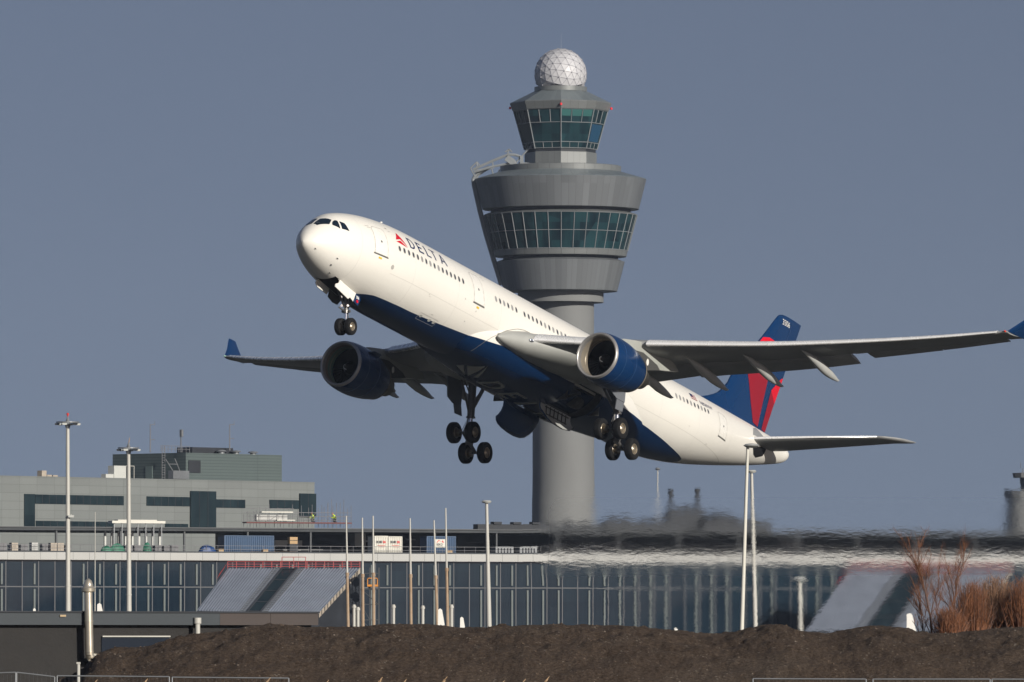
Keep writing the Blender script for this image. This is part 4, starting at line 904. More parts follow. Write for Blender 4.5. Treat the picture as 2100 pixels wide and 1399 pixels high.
# scaffold with workers
sc=onroof('scaffold','tube scaffold with red boards standing on the terminal roof before the grey building','scaffold',612,1078,12.5)
uc=U(612,1078,12.5)[0]; zb_=U(612,1076,12.5)[2]-(zT-.1); m=MB()
pxs=[507,520,533,552,570,582,600,618,622,640,660,672,680,690,705,720]
for i,p in enumerate(pxs):
    x=U(p,1078,12.5)[0]-uc; top=random.uniform(1.6,2.8)+(.8 if p>640 else 0); 
    for y in (0,1.2): m.tube((x,y,zb_-.5),(x,y,zb_+top-.4*(y>0)),.035,.035,5)
xa=U(505,1078,12.5)[0]-uc; xb=U(721,1078,12.5)[0]-uc
for z in (.5,1.0,1.5,2.0):
    for y in (0,1.2): m.tube((xa,y,zb_+.1+z),(lerp(xa,xb,.45 if z>1.8 else 1),y,zb_+.1+z),.03,.03,5)
for k in range(5): m.tube((lerp(xa,xb,k/6),0,zb_),(lerp(xa,xb,(k+1)/6),0,zb_+1.6),.025,.025,5)
m.build('tube_frame',M['scaf'],sc)
m=MB(); m.box2((xa,-.1,zb_+.15),(xb,1.3,zb_+.32)); m.build('scaffold_boards',mat('scaffold_board_red',(.14,.05,.045),.8),sc)
m=MB(); m.box2((xa+2,-.5,zb_+1.55),(xa+6.5,-.1,zb_+1.70)); m.box2((xa+4.2,-.5,zb_+.5),(xa+6.8,-.1,zb_+.62)); m.build('white_beam',M['cwhite'],sc)
m=MB(); m.box2((xa+1.6,.3,zb_+.45),(xa+6.0,1,zb_+1.3)); m.build('stored_panels',M['grey'],sc)
def worker(label,x,y,z,pose):
    """kneeling / crouching worker grown with the skin modifier"""
    r=thing('person',label,'person',FT_.A+Vector((FT_.d.x*(uc+x)-FT_.d.y*(12.5+y),FT_.d.y*(uc+x)+FT_.d.x*(12.5+y),zT-.1+z)),FT_.rz,None)
    J=pose; me=bpy.data.meshes.new('body'); names=list(J['j']); me.from_pydata([J['j'][k][:3] for k in names],[(names.index(a),names.index(b)) for a,b in J['e']],[])
    o=bpy.data.objects.new('body',me); COL.objects.link(o); o.parent=r; md=o.modifiers.new('skin','SKIN')
    for i,k in enumerate(names): me.skin_vertices[0].data[i].radius=(J['j'][k][3],)*2; me.skin_vertices[0].data[i].use_root=(k=='pelvis')
    sb=o.modifiers.new('s','SUBSURF'); sb.levels=1; sb.render_levels=1; me.materials.append(J['m'])
    hd=J['j']['head']; m=MB()
    m.lathe([(0,-.03),(.13,-.03),(.135,0),(.12,.07),(.07,.12),(0,.135)],(hd[0],hd[1],hd[2]+.04),'z',12); m.build('helmet',M['helmet'],r,True)
    m=MB(); m.lathe([(.0,-.14),(.07,-.12),(.1,-.03),(.1,.04),(0,.09)],(hd[0]-.015,hd[1],hd[2]),'z',10); m.box((hd[0]-.11,hd[1],hd[2]-.02),(.03,.03,.04)); m.build('head',M['skin'],r,True)
    m=MB(); 
    for a,b in J['legs']: m.tube(J['j'][a][:3],J['j'][b][:3],J['j'][a][3]*1.12,J['j'][b][3]*1.12,8)
    m.build('trousers',M['trous'],r,True)
kneel={'m':M['hiviz'],'j':{'pelvis':(0,0,.48,.17),'chest':(-.12,0,.88,.20),'neck':(-.18,0,1.06,.07),'head':(-.22,0,1.17,.09),'kneeL':(-.35,-.12,.42,.08),'kneeR':(-.1,.14,.08,.08),'footL':(-.3,-.12,.05,.06),'footR':(.32,.14,.07,.06),'shL':(-.15,-.22,.95,.08),'elL':(-.35,-.26,.72,.06),'haL':(-.55,-.15,.6,.045),'shR':(-.15,.22,.95,.08),'elR':(-.35,.24,.72,.06),'haR':(-.58,.12,.62,.045)},
 'e':[('pelvis','chest'),('chest','neck'),('neck','head'),('pelvis','kneeL'),('kneeL','footL'),('pelvis','kneeR'),('kneeR','footR'),('chest','shL'),('shL','elL'),('elL','haL'),('chest','shR'),('shR','elR'),('elR','haR')],'legs':[('pelvis','kneeL'),('kneeL','footL'),('pelvis','kneeR'),('kneeR','footR')]}
worker('worker in a yellow-green vest kneeling at the left on the scaffold boards',U(645,1060,12.5)[0]-uc,.4,zb_+.32,kneel)
k2={**kneel,'j':{**kneel['j'],'chest':(-.22,0,.86,.23),'head':(-.36,0,1.10,.09),'neck':(-.3,0,1.02,.07)}}
worker('worker in a bright yellow jacket bending at the right on the scaffold boards',U(690,1062,12.5)[0]-uc,.4,zb_+.32,k2)
# sloping corrugated roof blocks in front of the facade
def sloped_block(label,TL,TR,BL,BR,Yt,Yb,skyl,blur=False):
    r=empty('sloping_roof_block'); tag(r,label,'building')
    tl,tr,bl,br=at(*TL,Yt),at(*TR,Yt),at(*BL,Yb),at(*BR,Yb)
    P=lambda s,t:tl.lerp(tr,s).lerp(bl.lerp(br,s),t)
    nrm=(tr-tl).cross(bl-tl).normalized(); nrm=-nrm if nrm.z<0 else nrm
    m=MB(); n=44
    for k in range(n):
        s0,s1=k/n,(k+1)/n
        if skyl[0]<(s0+s1)/2<skyl[1]: continue
        a,b,c,d=P(s0,0),P(s1-.35/n,0),P(s1-.35/n,1),P(s0,1); m.quad(a,b,c,d); m.quad(P(s1-.35/n,0),P(s1-.17/n,0)+nrm*.12,P(s1-.17/n,1)+nrm*.12,P(s1-.35/n,1)); m.quad(P(s1-.17/n,0)+nrm*.12,P(s1,0),P(s1,1),P(s1-.17/n,1)+nrm*.12)
    m.build('corrugated_roof',mat('corrugated_metal',(.20,.225,.275),.5,metal=.2,var=.12,vscale=.5) if 'corrugated_metal' not in bpy.data.materials else bpy.data.materials['corrugated_metal'],r)
    m=MB(); m.quad(P(skyl[0],0)+nrm*.05,P(skyl[1],0)+nrm*.05,P(skyl[1],1)+nrm*.05,P(skyl[0],1)+nrm*.05,0)
    for s_ in (skyl[0]-.004,skyl[1]+.004): m.tube(P(s_,0)+nrm*.1,P(s_,1)+nrm*.1,.16,.16,4,1)
    for t in (.02,.27,.52,.77,.98): m.tube(P(skyl[0],t)+nrm*.08,P(skyl[1],t)+nrm*.08,.07,.07,4,1)
    m.build('skylight',[M['bglass'],M['dark']],r)
    for s_ in (skyl[0]-.045,skyl[1]+.045):
        m=MB()
        for k in range(26): m.tube(P(s_-.018,(k+.5)/26)+nrm*.14,P(s_+.018,(k+.5)/26)+nrm*.14,.05,.05,4)
        for q_ in (-.018,.018): m.tube(P(s_+q_,0)+nrm*.14,P(s_+q_,1)+nrm*.14,.04,.04,4)
        m.build('roof_ladder',M['steel'],r)
    dn=Vector((0,0,-1)); g=lambda p:Vector((p.x,p.y,0)); e=nrm*-.1
    m=MB(); m.quad(bl+e,br+e,g(br),g(bl)); m.quad(br+e,tr+e,g(tr),g(br)); m.quad(tl+e,bl+e,g(bl),g(tl)); m.quad(tl+e,tr+e,g(tr),g(tl)); m.build('wall',M['dark'] if not blur else M['dark'],r)
    m=MB()
    for k in range(14):
        t0,t1=k/14,(k+.75)/14; m.quad(P(1,t0)+Vector((.05,0,.1)),P(1,t1)+Vector((.05,0,.1)),P(1,t1)+Vector((.05,0,-.55)),P(1,t0)+Vector((.05,0,-.55)))
    m.build('edge_blocks',M['wrapb'],r)
    m=MB(); h=.85
    for a,b in ((0,1),):
        for z in (.25,.55,h): m.tube(tl+Vector((0,0,z)),tr+Vector((0,0,z)),.04,.04,5)
        for k in range(16): q=tl.lerp(tr,k/15); m.tube(q,q+Vector((0,0,h+.05)),.045,.045,5)
    q0,q1=tl.lerp(tr,skyl[0]-.01),tl.lerp(tr,skyl[1]+.07)
    for q in (q0,q0.lerp(q1,.5),q1): m.tube(q,q+Vector((0,0,h*1.7)),.045,.045,5)
    m.tube(q0+Vector((0,0,h*1.7)),q1+Vector((0,0,h*1.7)),.04,.04,5)
    m.build('guard_rail',M['redrail'],r)
    m=MB(); q=P(-.0,.02); q2=P(-.0,.26); m.prism([q+Vector((-.4,0,.1)),q+Vector((.1,0,.9)),q2+Vector((.0,0,.75)),q2+Vector((-.4,0,.0))],Vector((0,.08,0))); m.build('red_barrier',M['redp'],r)
    return r
sloped_block('block with a sloping corrugated roof and red guard rail in front of the terminal',(467,1166),(738,1166),(403,1253),(652,1260),990,978,(.42,.52))
sloped_block('farther block with a sloping metal roof and blue skylight behind the bare trees',(1742,1168),(2070,1170),(1648,1296),(1990,1296),1035,1018,(.36,.50),True)
# steel stair cage with orange platform by the rusty poles
r=empty('access_tower'); tag(r,'steel stair tower with an orange platform against the terminal glass','stair tower'); a=at(742,1165,990); b=at(778,1282,990)
m=MB()
for x in (a.x,(a.x+b.x)/2,b.x):
    for y in (985,988): m.box2((x-.08,y-.08,0),(x+.08,y+.08,a.z))
for k in range(6):
    z=a.z*(k+.8)/6.2; m.box2((a.x,984.9,z),(b.x,988,z+.12))
    if k: m.tube((a.x,984.9,z),((a.x+b.x)/2 if k%2 else b.x,984.9,a.z*(k-.2)/6.2),.06,.06,5)
m.build('stair_frame',M['deck'],r); z=at(760,1202,990).z; m=MB(); m.box2((a.x+.8,984.4,z-.1),(b.x-.1,987,z+.15)); m.box2((a.x+.8,984.4,z+.9),(b.x-.1,984.5,z+1)); m.box2((a.x+.8,984.4,z+.15),(a.x+.9,984.5,z+1)); m.box2((b.x-.2,984.4,z+.15),(b.x-.1,984.5,z+1)); m.build('platform',mat('orange_paint',(.62,.24,.03),.5),r)
# ================================================================ GREY OFFICE BUILDING
FG=Frame(-70,1056,645,1107)
gb=thing('office_building','grey panelled office building with ribbon windows and a dark rooftop block','building',FG.A,FG.rz)
G=FG.uv
M['panel']=None
def panelmat(name,c,w_,h_,jw=.03,jc=.55,vary=.10,axis='x'):
    m=bpy.data.materials.new(name); m.use_nodes=True; nt=m.node_tree; b=nt.nodes['Principled BSDF']; tc=nd(nt,'ShaderNodeTexCoord'); sp=nd(nt,'ShaderNodeSeparateXYZ'); nt.links.new(tc.outputs['Object'],sp.inputs[0])
    x=mth(nt,'DIVIDE',sp.outputs[0],w_); z=mth(nt,'DIVIDE',sp.outputs[2],h_)
    jx=mth(nt,'LESS_THAN',mth(nt,'FRACT',x),jw/w_); jz=mth(nt,'LESS_THAN',mth(nt,'FRACT',z),jw/h_)
    cb=nd(nt,'ShaderNodeCombineXYZ'); nt.links.new(mth(nt,'FLOOR',x),cb.inputs[0]); nt.links.new(mth(nt,'FLOOR',z),cb.inputs[2]); wn_=nd(nt,'ShaderNodeTexWhiteNoise'); nt.links.new(cb.outputs[0],wn_.inputs[0])
    col=mixc(nt,wn_.outputs[0],tuple(k*(1-vary) for k in c),tuple(k*(1+vary) for k in c))
    n=nd(nt,'ShaderNodeTexNoise'); n.inputs['Scale'].default_value=.4; n.inputs['Detail'].default_value=6; mp=nd(nt,'ShaderNodeMapping'); mp.inputs['Scale'].default_value=(2,2,.35); nt.links.new(tc.outputs['Object'],mp.inputs[0]); nt.links.new(mp.outputs[0],n.inputs[0])
    col=mixc(nt,mth(nt,'MULTIPLY',n.outputs[0],.3),col,tuple(k*.6 for k in c))
    col=mixc(nt,mth(nt,'MAXIMUM',jx,jz),col,tuple(k*jc for k in c)); nt.links.new(col,b.inputs['Base Color']); b.inputs['Roughness'].default_value=.6
    return m
zt0=G(0,976)[2]; uG0=0; uG1=G(645,990)[0]
m=MB(); m.box2((-6,0,0),(uG1,26,zt0)); m.box2((-6,-.06,zt0-.12),(uG1,.2,zt0+.06),0); m.build('wall',panelmat('grey_facade_panels',(.185,.20,.195),3.35,1.15,.05,.6,.06),gb)
def gwin(pa,pb,ra,rb,mt,name='window',proud=.1):
    ua,_,za=G(pa,ra); ub,_,zb=G(pb,ra); z0=G(pa,rb)[2]; m=MB(); m.box2((ua,-proud,z0),(ub,.1,za),0)
    nb=max(1,int((ub-ua)/1.3))
    for k in range(1,nb): m.box2((lerp(ua,ub,k/nb)-.04,-proud-.03,z0),(lerp(ua,ub,k/nb)+.04,-proud,za),1)
    m.build(name,[mt,M['dark']],gb)
for a in ((49,71,1013,1081),(72,253,1014,1033),(300,388,1018,1037),(441,502,1024,1041),(552,613,1025,1043),(73,232,1068,1081),(338,385,1074,1081)): gwin(*a,M['bglass'])
gwin(389,441,1007,1081,M['bglass'],'stair_window',.25); gwin(613,646,1012,1060,M['bglass'],'corner_window',.25)
uP=G(381,930,3)[0]; zA=G(381,928.5,3)[2]; u1=G(578,930,3)[0]
def sideback(px,row):
    """depth behind the facade line where the left side face of the rooftop block is seen at px"""
    lo,hi=0.,40.
    for _ in range(40):
        mid=(lo+hi)/2
        if G(px,row,mid)[0]<uP: lo=mid
        else: hi=mid
    return mid
yL=sideback(231,935)
m=MB(); m.box2((uP,3,zt0-.2),(u1,yL,zA)); ph=m.build('rooftop_block',panelmat('dark_green_cladding',(.085,.112,.11),60,.42,.06,.45,.04),gb)
ua,_,za=G(387,944,2.9); ub,_,zb=G(411,970,2.9); m=MB(); m.box2((ua,2.85,zb),(ub,3.1,za)); m.build('louvre',M['dark'],ph)
ya,yb=sideback(313,960),sideback(299,960); m=MB(); m.box2((uP-.08,ya,zt0),(uP+.1,yb,zt0+2.1)); m.build('door',mat('roof_door_green',(.13,.17,.16),.5),ph)
m=MB(); ua,_,za=G(394,917,6); ub,_,_=G(478,917,6); m.box2((ua,6,zA-.02),(ub,9,za)); m.build('plant_screen',M['dark'],ph)
for px,rt,h_ in ((454,923,.8),(484,924,.8),(519,926,.55)):
    u_,_,z_=G(px,rt,5); m=MB(); m.lathe([(.45,0),(.45,z_-zA-.2),(.75,z_-zA-.2),(.6,z_-zA),(0,z_-zA+.05)],(u_,5,zA-.02),'z',14); m.build('roof_vent',M['steel'],ph,True)
def rod(px,r0,r1,back,parent=gb,wd=.09):
    u_,_,z0=G(px,r1,back); z1_=G(px,r0,back)[2]; m=MB(); m.tube((u_,back,z0),(u_,back,z1_),wd,wd*.7,6); m.tube((u_,back,lerp(z0,z1_,.97)),(u_+.9,back,z1_),.05,.05,5); m.tube((u_,back,lerp(z0,z1_,.45)),(u_+.9,back,lerp(z0,z1_,.46)),.05,.05,5); m.tube((u_+.9,back,lerp(z0,z1_,.96)),(u_+.9,back,z1_+.5),.04,.03,5); m.build('antenna_mast',M['scaf'],parent)
rod(308,870,928,5); rod(471,870,924,5); 
u_,_,z0=G(371,928,4); z1_=G(371,893,4)[2]; m=MB(); m.tube((u_,4,z0),(u_,4,z1_),.09,.09,6); m.box((u_,3.9,z1_+.3),(.35,.4,1.0)); m.build('beacon_post',M['steel'],gb)
m=MB(); ua=G(331,915,2.4)[0]; ub=G(390,915,2.4)[0]; zz=G(331,914,2.4)[2]
for k in range(9): m.tube((lerp(ua,ub,k/8),2.5,zA),(lerp(ua,ub,k/8),2.5,zz),.035,.035,5)
for z in (.5,1): m.tube((ua,2.5,lerp(zA,zz,z)),(ub,2.5,lerp(zA,zz,z)),.035,.035,5)
ul=G(333,930,1.9)[0]
for dx in (0,.55): m.tube((ul+dx,1.95,zt0),(ul+dx,1.95,zz),.04,.04,5)
for k in range(14): m.tube((ul,1.95,lerp(zt0,zz,k/14)),(ul+.55,1.95,lerp(zt0,zz,k/14)),.03,.03,5)
m.build('roof_railing',M['scaf'],gb)
m=MB(); ua,_,_=G(232,955,1.0); ub=G(256,955,1.0)[0]; zz=G(232,955,1)[2]; m.box2((ua,.8,zt0),(ub,2.0,zz)); m.box2((G(216,968,1)[0],.9,zt0),(ua-.01,1.8,zt0+.6)); m.build('air_handler',M['lgrey'],gb)
m=MB(); ua=G(258,956,1.2)[0]; ub=G(275,956,1.2)[0]
for x in (ua,ub):
    for y in (1.2,2.1): m.tube((x,y,zt0),(x,y,zz),.05,.05,5)
m.tube((ua,1.2,zz),(ub,1.2,zz),.05,.05,5); m.build('frame_rack',M['paintw'],gb)
m=MB(); ua,_,za=G(348,965,1.2); ub=G(386,965,1.2)[0]; m.box2((ua+.5,1.0,zt0+.15),(ub,2.0,za)); m.tube((ua+.8,1.4,za),(ua-.6,1.4,G(341,942,1.2)[2]),.08,.08,5); m.tube((ua+2.2,1.4,za),(ua+1.2,1.4,G(341,940,1.2)[2]),.08,.08,5); m.tube((ua,1.4,za+.9),(ua+1.8,1.4,za+.9),.06,.06,5); m.build('cleaning_cradle',M['steel'],gb)
for px,h_ in ((96,.9),(107,.35),(119,.3)): 
    u_,_,_=G(px,970,1); m=MB(); m.box2((u_-.45,1.5,zt0),(u_+.45,2.4,zt0+h_)); m.build('roof_box',M['wrapb'],gb)
m=MB(); ua,_,za=U(229,1068,10.5); ub=U(338,1068,10.5)[0]; r=onroof('white_canopy','white slatted roof panel raised above the dark terminal canopy at left','canopy',283,1068,10.5); zc_=za-(zT-.1); hw=(ub-ua)/2
m.box2((-hw,-.3,zc_-.32),(hw,1.2,zc_)); m.box2((-hw+.8,-.32,zc_),(hw-1.2,1,zc_+.14)); m.build('panel',M['cwhite'],r); m=MB()
for k in range(7): m.box2((-hw+.4+k*(2*hw-.8)/6-.05,0,.1),(-hw+.4+k*(2*hw-.8)/6+.05,.1,zc_-.3))
m.build('leg',M['steel'],r)
for k in range(9):   # pale columns under the canopy
    m=MB(); x=U(222+k*14,1098,12)[0]; m.box2((x-.12,13,zT-.1),(x+.12,13.3,z1)); m.build('canopy_column',M['lgrey'],term)
# ================================================================ CONTROL TOWERS
M['tframe']=mat('tower_frame_metal',(.19,.205,.215),.5,var=.1)
def segring(prof,c,n,rot=0,m=None,mi=0):
    m=m or MB(); rings=[[Vector((c[0]+r*cos(2*PI*k/n+rot),c[1]+r*sin(2*PI*k/n+rot),z)) for k in range(n)] for r,z in prof]
    return m.loft(rings,mi,False,False)
def clad(name,c,n,vary=.22,rot=0,rows=None):
    """vertical metal cladding whose panels differ slightly in tone"""
    m=bpy.data.materials.new(name); m.use_nodes=True; nt=m.node_tree; b=nt.nodes['Principled BSDF']; tc=nd(nt,'ShaderNodeTexCoord'); sp=nd(nt,'ShaderNodeSeparateXYZ'); nt.links.new(tc.outputs['Object'],sp.inputs[0])
    an=mth(nt,'ARCTAN2',sp.outputs[1],sp.outputs[0]); t=mth(nt,'MULTIPLY',mth(nt,'ADD',an,PI+rot),n/(2*PI)); j=mth(nt,'LESS_THAN',mth(nt,'FRACT',t),.035)
    cb=nd(nt,'ShaderNodeCombineXYZ'); nt.links.new(mth(nt,'FLOOR',t),cb.inputs[0]); nt.links.new(mth(nt,'FLOOR',mth(nt,'DIVIDE',sp.outputs[2],9)),cb.inputs[1]); wn_=nd(nt,'ShaderNodeTexWhiteNoise'); nt.links.new(cb.outputs[0],wn_.inputs[0])
    col=mixc(nt,wn_.outputs[0],tuple(k*(1-vary) for k in c),tuple(k*(1+vary) for k in c)); col=mixc(nt,j,col,tuple(k*.55 for k in c))
    nt.links.new(col,b.inputs['Base Color']); b.inputs['Roughness'].default_value=.45; b.inputs['Metallic'].default_value=.15
    return m
YT=1345.; PT=F/YT
def tower(name,label,pxc,k=1.0,base_row=1310.,YT=YT):
    PT=F/YT/1.0; c=at(pxc,HOR,YT); root=thing(name,label,'control tower',(c.x,c.y,0))
    Z=lambda row:rowz(row,YT); r_=lambda px:px/PT; O=(0,0)
    cl=clad('tower_cladding',(.145,.156,.166),72,.13); cl2=clad('tower_roof_cladding',(.15,.175,.185),48,.08); cl3=clad('cab_cladding',(.155,.165,.165),32,.08)
    def pb(nm,prof,n,mt,rot=0,smooth=True): return segring([(r_(p),Z(q)) for p,q in prof],O,n,rot).build(nm,mt,root,smooth,25)
    segring([(r_(63.5),Z(1345)),(r_(63.0),Z(618))],(.45,0),64).build('shaft',M['concrete'],root,True,25)
    pb('neck',[(63.5,621),(88,621),(88,598),(100,597)],48,M['concrete'])
    pb('lower_drum',[(88,600),(116.5,598),(132,537.5),(119.5,533)],36,cl,PI/36)
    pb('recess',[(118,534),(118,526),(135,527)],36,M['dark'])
    pb('window_sill',[(119,527.6),(135,527),(137.5,514.5)],36,cl3)
    gl=pb('window_band',[(137.0,515),(156.5,442)],36,M['tglass'],0)
    m=MB()
    for q in range(36):
        a=2*PI*q/36
        for nn,(p0,q0),(p1,q1) in ((1,(137.6,515),(157.2,442)),): m.tube((r_(p0)*cos(a),r_(p0)*sin(a),Z(q0)),(r_(p1)*cos(a),r_(p1)*sin(a),Z(q1)),.08,.08,4)
        b=2*PI*(q+1)/36
        for t in (.0,.50,1): p=lerp(137.6,157.2,t); zz=lerp(Z(515),Z(442),t); m.tube((r_(p)*cos(a),r_(p)*sin(a),zz),(r_(p)*cos(b),r_(p)*sin(b),zz),.06,.06,4)
    m.build('window_frame',M['tframe'],gl)
    pb('eyebrow',[(156.8,443),(157.5,441),(146,437),(143,437)],36,cl3)
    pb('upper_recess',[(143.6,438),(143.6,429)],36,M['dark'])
    pb('upper_drum',[(140,430.5),(161,430),(176.5,369)],36,cl,PI/36)
    pb('drum_roof',[(176.5,369),(175,367.5),(124,353)],36,cl2)
    pb('parapet',[(124,354),(124.5,342),(122,341),(70,340)],36,cl3)
    R8=PI/8*0-PI/2
    pb('cab_base',[(74,341),(74,315),(73,314)],8,cl3,R8,False)
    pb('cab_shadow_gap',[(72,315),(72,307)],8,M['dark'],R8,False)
    cg=pb('cab_glazing',[(73.5,308),(96,228)],8,M['tglass'],R8,False)
    m=MB()
    def cp(i,t,row,off=.0):
        p=lerp(96,73.5,(row-228)/80)+off; a=R8+2*PI*i/8; b=R8+2*PI*(i+1)/8
        A=Vector((r_(p)*cos(a),r_(p)*sin(a),Z(row))); B=Vector((r_(p)*cos(b),r_(p)*sin(b),Z(row))); return A.lerp(B,t)
    for i in range(8):
        for row in (228.5,255.5,295,307): m.tube(cp(i,0,row,.6),cp(i,1,row,.6),.07,.07,4)
        m.tube(cp(i,0,308,.8),cp(i,0,228,.8),.11,.11,4)
        for t in (1/3,2/3): m.tube(cp(i,t,255.5,.6),cp(i,t,228,.6),.07,.07,4); m.tube(cp(i,t,308,.6),cp(i,t,295,.6),.06,.06,4)
    m.build('cab_frame',M['tframe'],cg)
    m=MB()
    for i,t0,t1,c0_,c1_ in ((0,.03,.31,229,243),(0,.36,.64,229,243),(0,.69,.96,229,243)): m.quad(cp(i,t0,c0_,.3),cp(i,t1,c0_,.3),cp(i,t1,c1_,.3),cp(i,t0,c1_,.3))
    m.build('sun_blind',mat('teal_blind',(.02,.10,.095),.4),cg)
    m=MB(); m.quad(cp(1,.1,258,.3),cp(1,.9,258,.3),cp(1,.9,293,.3),cp(1,.1,293,.3)); m.build('blue_blind',mat('blue_blind',(.012,.06,.12),.3),cg)
    pb('cab_eaves',[(94,228.5),(99,228),(104.5,213),(103,211)],8,cl3,R8,False)
    pb('cab_roof',[(103,211),(101,210.5),(55,188)],8,cl2,R8,False)
    pb('radome_collar',[(53,189),(54,188),(54,179),(50,178.5)],24,cl3)
    # radome: geodesic sphere with ribs and nodes
    bm=bmesh.new(); bmesh.ops.create_icosphere(bm,subdivisions=3,radius=1); rr=r_(53.3); zc=Z(153); vs_=[v.co.copy() for v in bm.verts]; rot=Matrix.Rotation(.4,3,'Z')@Matrix.Rotation(.5,3,'X')
    pts=[(rot@v)*rr for v in vs_]; m=MB(); m.add([Vector((p.x,p.y,zc+max(p.z,-rr*.49))) for p in pts],[[v.index for v in f.verts] for f in bm.faces])
    rd=m.build('radome',mat('radome_panel_white',(.50,.50,.52),.45,var=.10,vscale=.35),root)
    bm.free(); bm=bmesh.new(); bmesh.ops.create_icosphere(bm,subdivisions=3,radius=1); m=MB()
    for e in bm.edges:
        a,b=[(rot@v.co) for v in e.verts]
        if a.z>-.5 and b.z>-.5: 
            q=[(a.lerp(b,t)).normalized()*rr*1.004 for t in (0,.5,1)]
            for i in (0,1): m.tube(q[i]+Vector((0,0,zc)),q[i+1]+Vector((0,0,zc)),.02,.02,4)
    for v in bm.verts:
        a=rot@v.co
        if a.z>-.48: a=a*rr*1.005; n_=a.normalized(); m.tube(a+Vector((0,0,zc))-n_*.05,a+Vector((0,0,zc))+n_*.09,.14,.11,6)
    m.build('radome_ribs',mat('radome_rib',(.27,.27,.30),.6),rd); bm.free()
    m=MB(); z_=Z(104); m.tube((0,0,z_-.4),(0,0,z_+.15),.12,.12,6); m.box((-.1,0,z_+.15),(1.2,.5,.28)); m.box((-.5,0,z_+.0),(.5,.3,.2)); m.tube((.1,0,z_),(.1,0,z_+3.0),.012,.008,4); m.build('top_camera',M['lgrey'],rd)
    for a_,row in ((PI*1.5,220.5),(PI,222),(0,223)):
        p=104; v=Vector((r_(p)*cos(a_),r_(p)*sin(a_),Z(row))); m=MB(); m.lathe([(0,-.22),(.2,-.18),(.22,.1),(.12,.22),(0,.24)],v,'z',10); m.build('obstruction_light',mat('obstruction_red',(.75,.03,.04),.3) if 'obstruction_red' not in bpy.data.materials else bpy.data.materials['obstruction_red'],root,True)
    return root,c
TW,TC=tower('control_tower','tall grey round control tower with white radar dome behind the airliner',1150)
# facade crane on the tower
def tp(px,row,dy=0): p=at(px,row,YT+dy); return (p.x-TC.x,p.y-TC.y,p.z)
m=MB(); pth=[(1003,343),(990,349),(976,358),(970,368),(971,380),(982,430),(995,480),(1010,530),(1027,585)]
m.path([tp(a,b,-2) for a,b in pth],.30,8); m.path([tp(a+5,b+1,-1) for a,b in pth],.2,6); m.build('crane_rail',M['tframe'],TW)
m=MB(); m.path([tp(970,348,-3),tp(1010,330,-3),tp(1030,322,-3),tp(1044,317,-3),tp(1058,318,-3),tp(1068,322,-3)],.26,6); m.path([tp(972,353,-3),tp(1005,343,-3),tp(1040,336,-3),tp(1060,336,-3)],.22,6)
m.path([tp(1056,338,-3),tp(1061,330,-3),tp(1075,315,-3),tp(1098,290,-3)],.15,6); m.box(tp(1097,289,-3),(.45,.4,.4)); m.path([tp(1056,330,-3),tp(1056,347,-3),tp(1063,350,-3),tp(1066,340,-3),tp(1064,334,-3),tp(1100,336,-3)],.14,5)
m.box(tp(1046,329,-3),(1.6,1.2,1.1),0,Matrix.Rotation(.6,3,'Y')); m.box(tp(1070,329,-3),(.6,.8,1.6))
for a,b in (((965,345),(978,332)),((978,332),(984,340)),((965,345),(974,362)),((978,350),(978,332)),((1036,312),(1044,306)),((1044,306),(1050,312)),((1040,318),(1044,306)),((1010,332),(1012,346)),((1008,345),(1012,360)),((1020,358),(1025,347))): m.tube(tp(*a,-3),tp(*b,-3),.13,.13,5)
m.build('facade_crane',M['tframe'],TW)
m=MB()
for px in (1135,1187): p=tp(px,323,-10.0)
TW2=thing('distant_control_tower','small dark control tower cut off by the right edge of the picture','control tower',(at(2105,HOR,1500).x,1500,0))
def tz(row): return rowz(row,1500.)
PP=F/1500.; m=MB()
segring([(46/PP,0),(46/PP,tz(1048)),(44/PP,tz(1040)),(44/PP,tz(1032))],(0,0),16,0,m,0); m.build('tower_body',M['concrete'],TW2); m=MB(); segring([(41/PP,tz(1052)),(42/PP,tz(1032))],(0,0),16,0,m,0); m.build('dark_band',M['dark'],TW2)
m=MB(); segring([(0.01,tz(1030)),(46/PP,tz(1030)),(49/PP,tz(1009)),(.01,tz(1008))],(0,0),16,0,m,0); m.build('upper_floor',M['concrete'],TW2)
m=MB(); segring([(15/PP,tz(1010)),(17/PP,tz(982))],(0,0),12,0,m,0); m.build('cab_glazing',M['glass'],TW2)
m=MB(); segring([(.01,tz(982)),(30/PP,tz(982)),(32/PP,tz(972)),(.01,tz(970))],(0,0),12,0,m,0); m.tube((-1,0,tz(971)),(-1,0,tz(948)),.08,.05,5); m.build('cab_roof',M['concrete'],TW2)
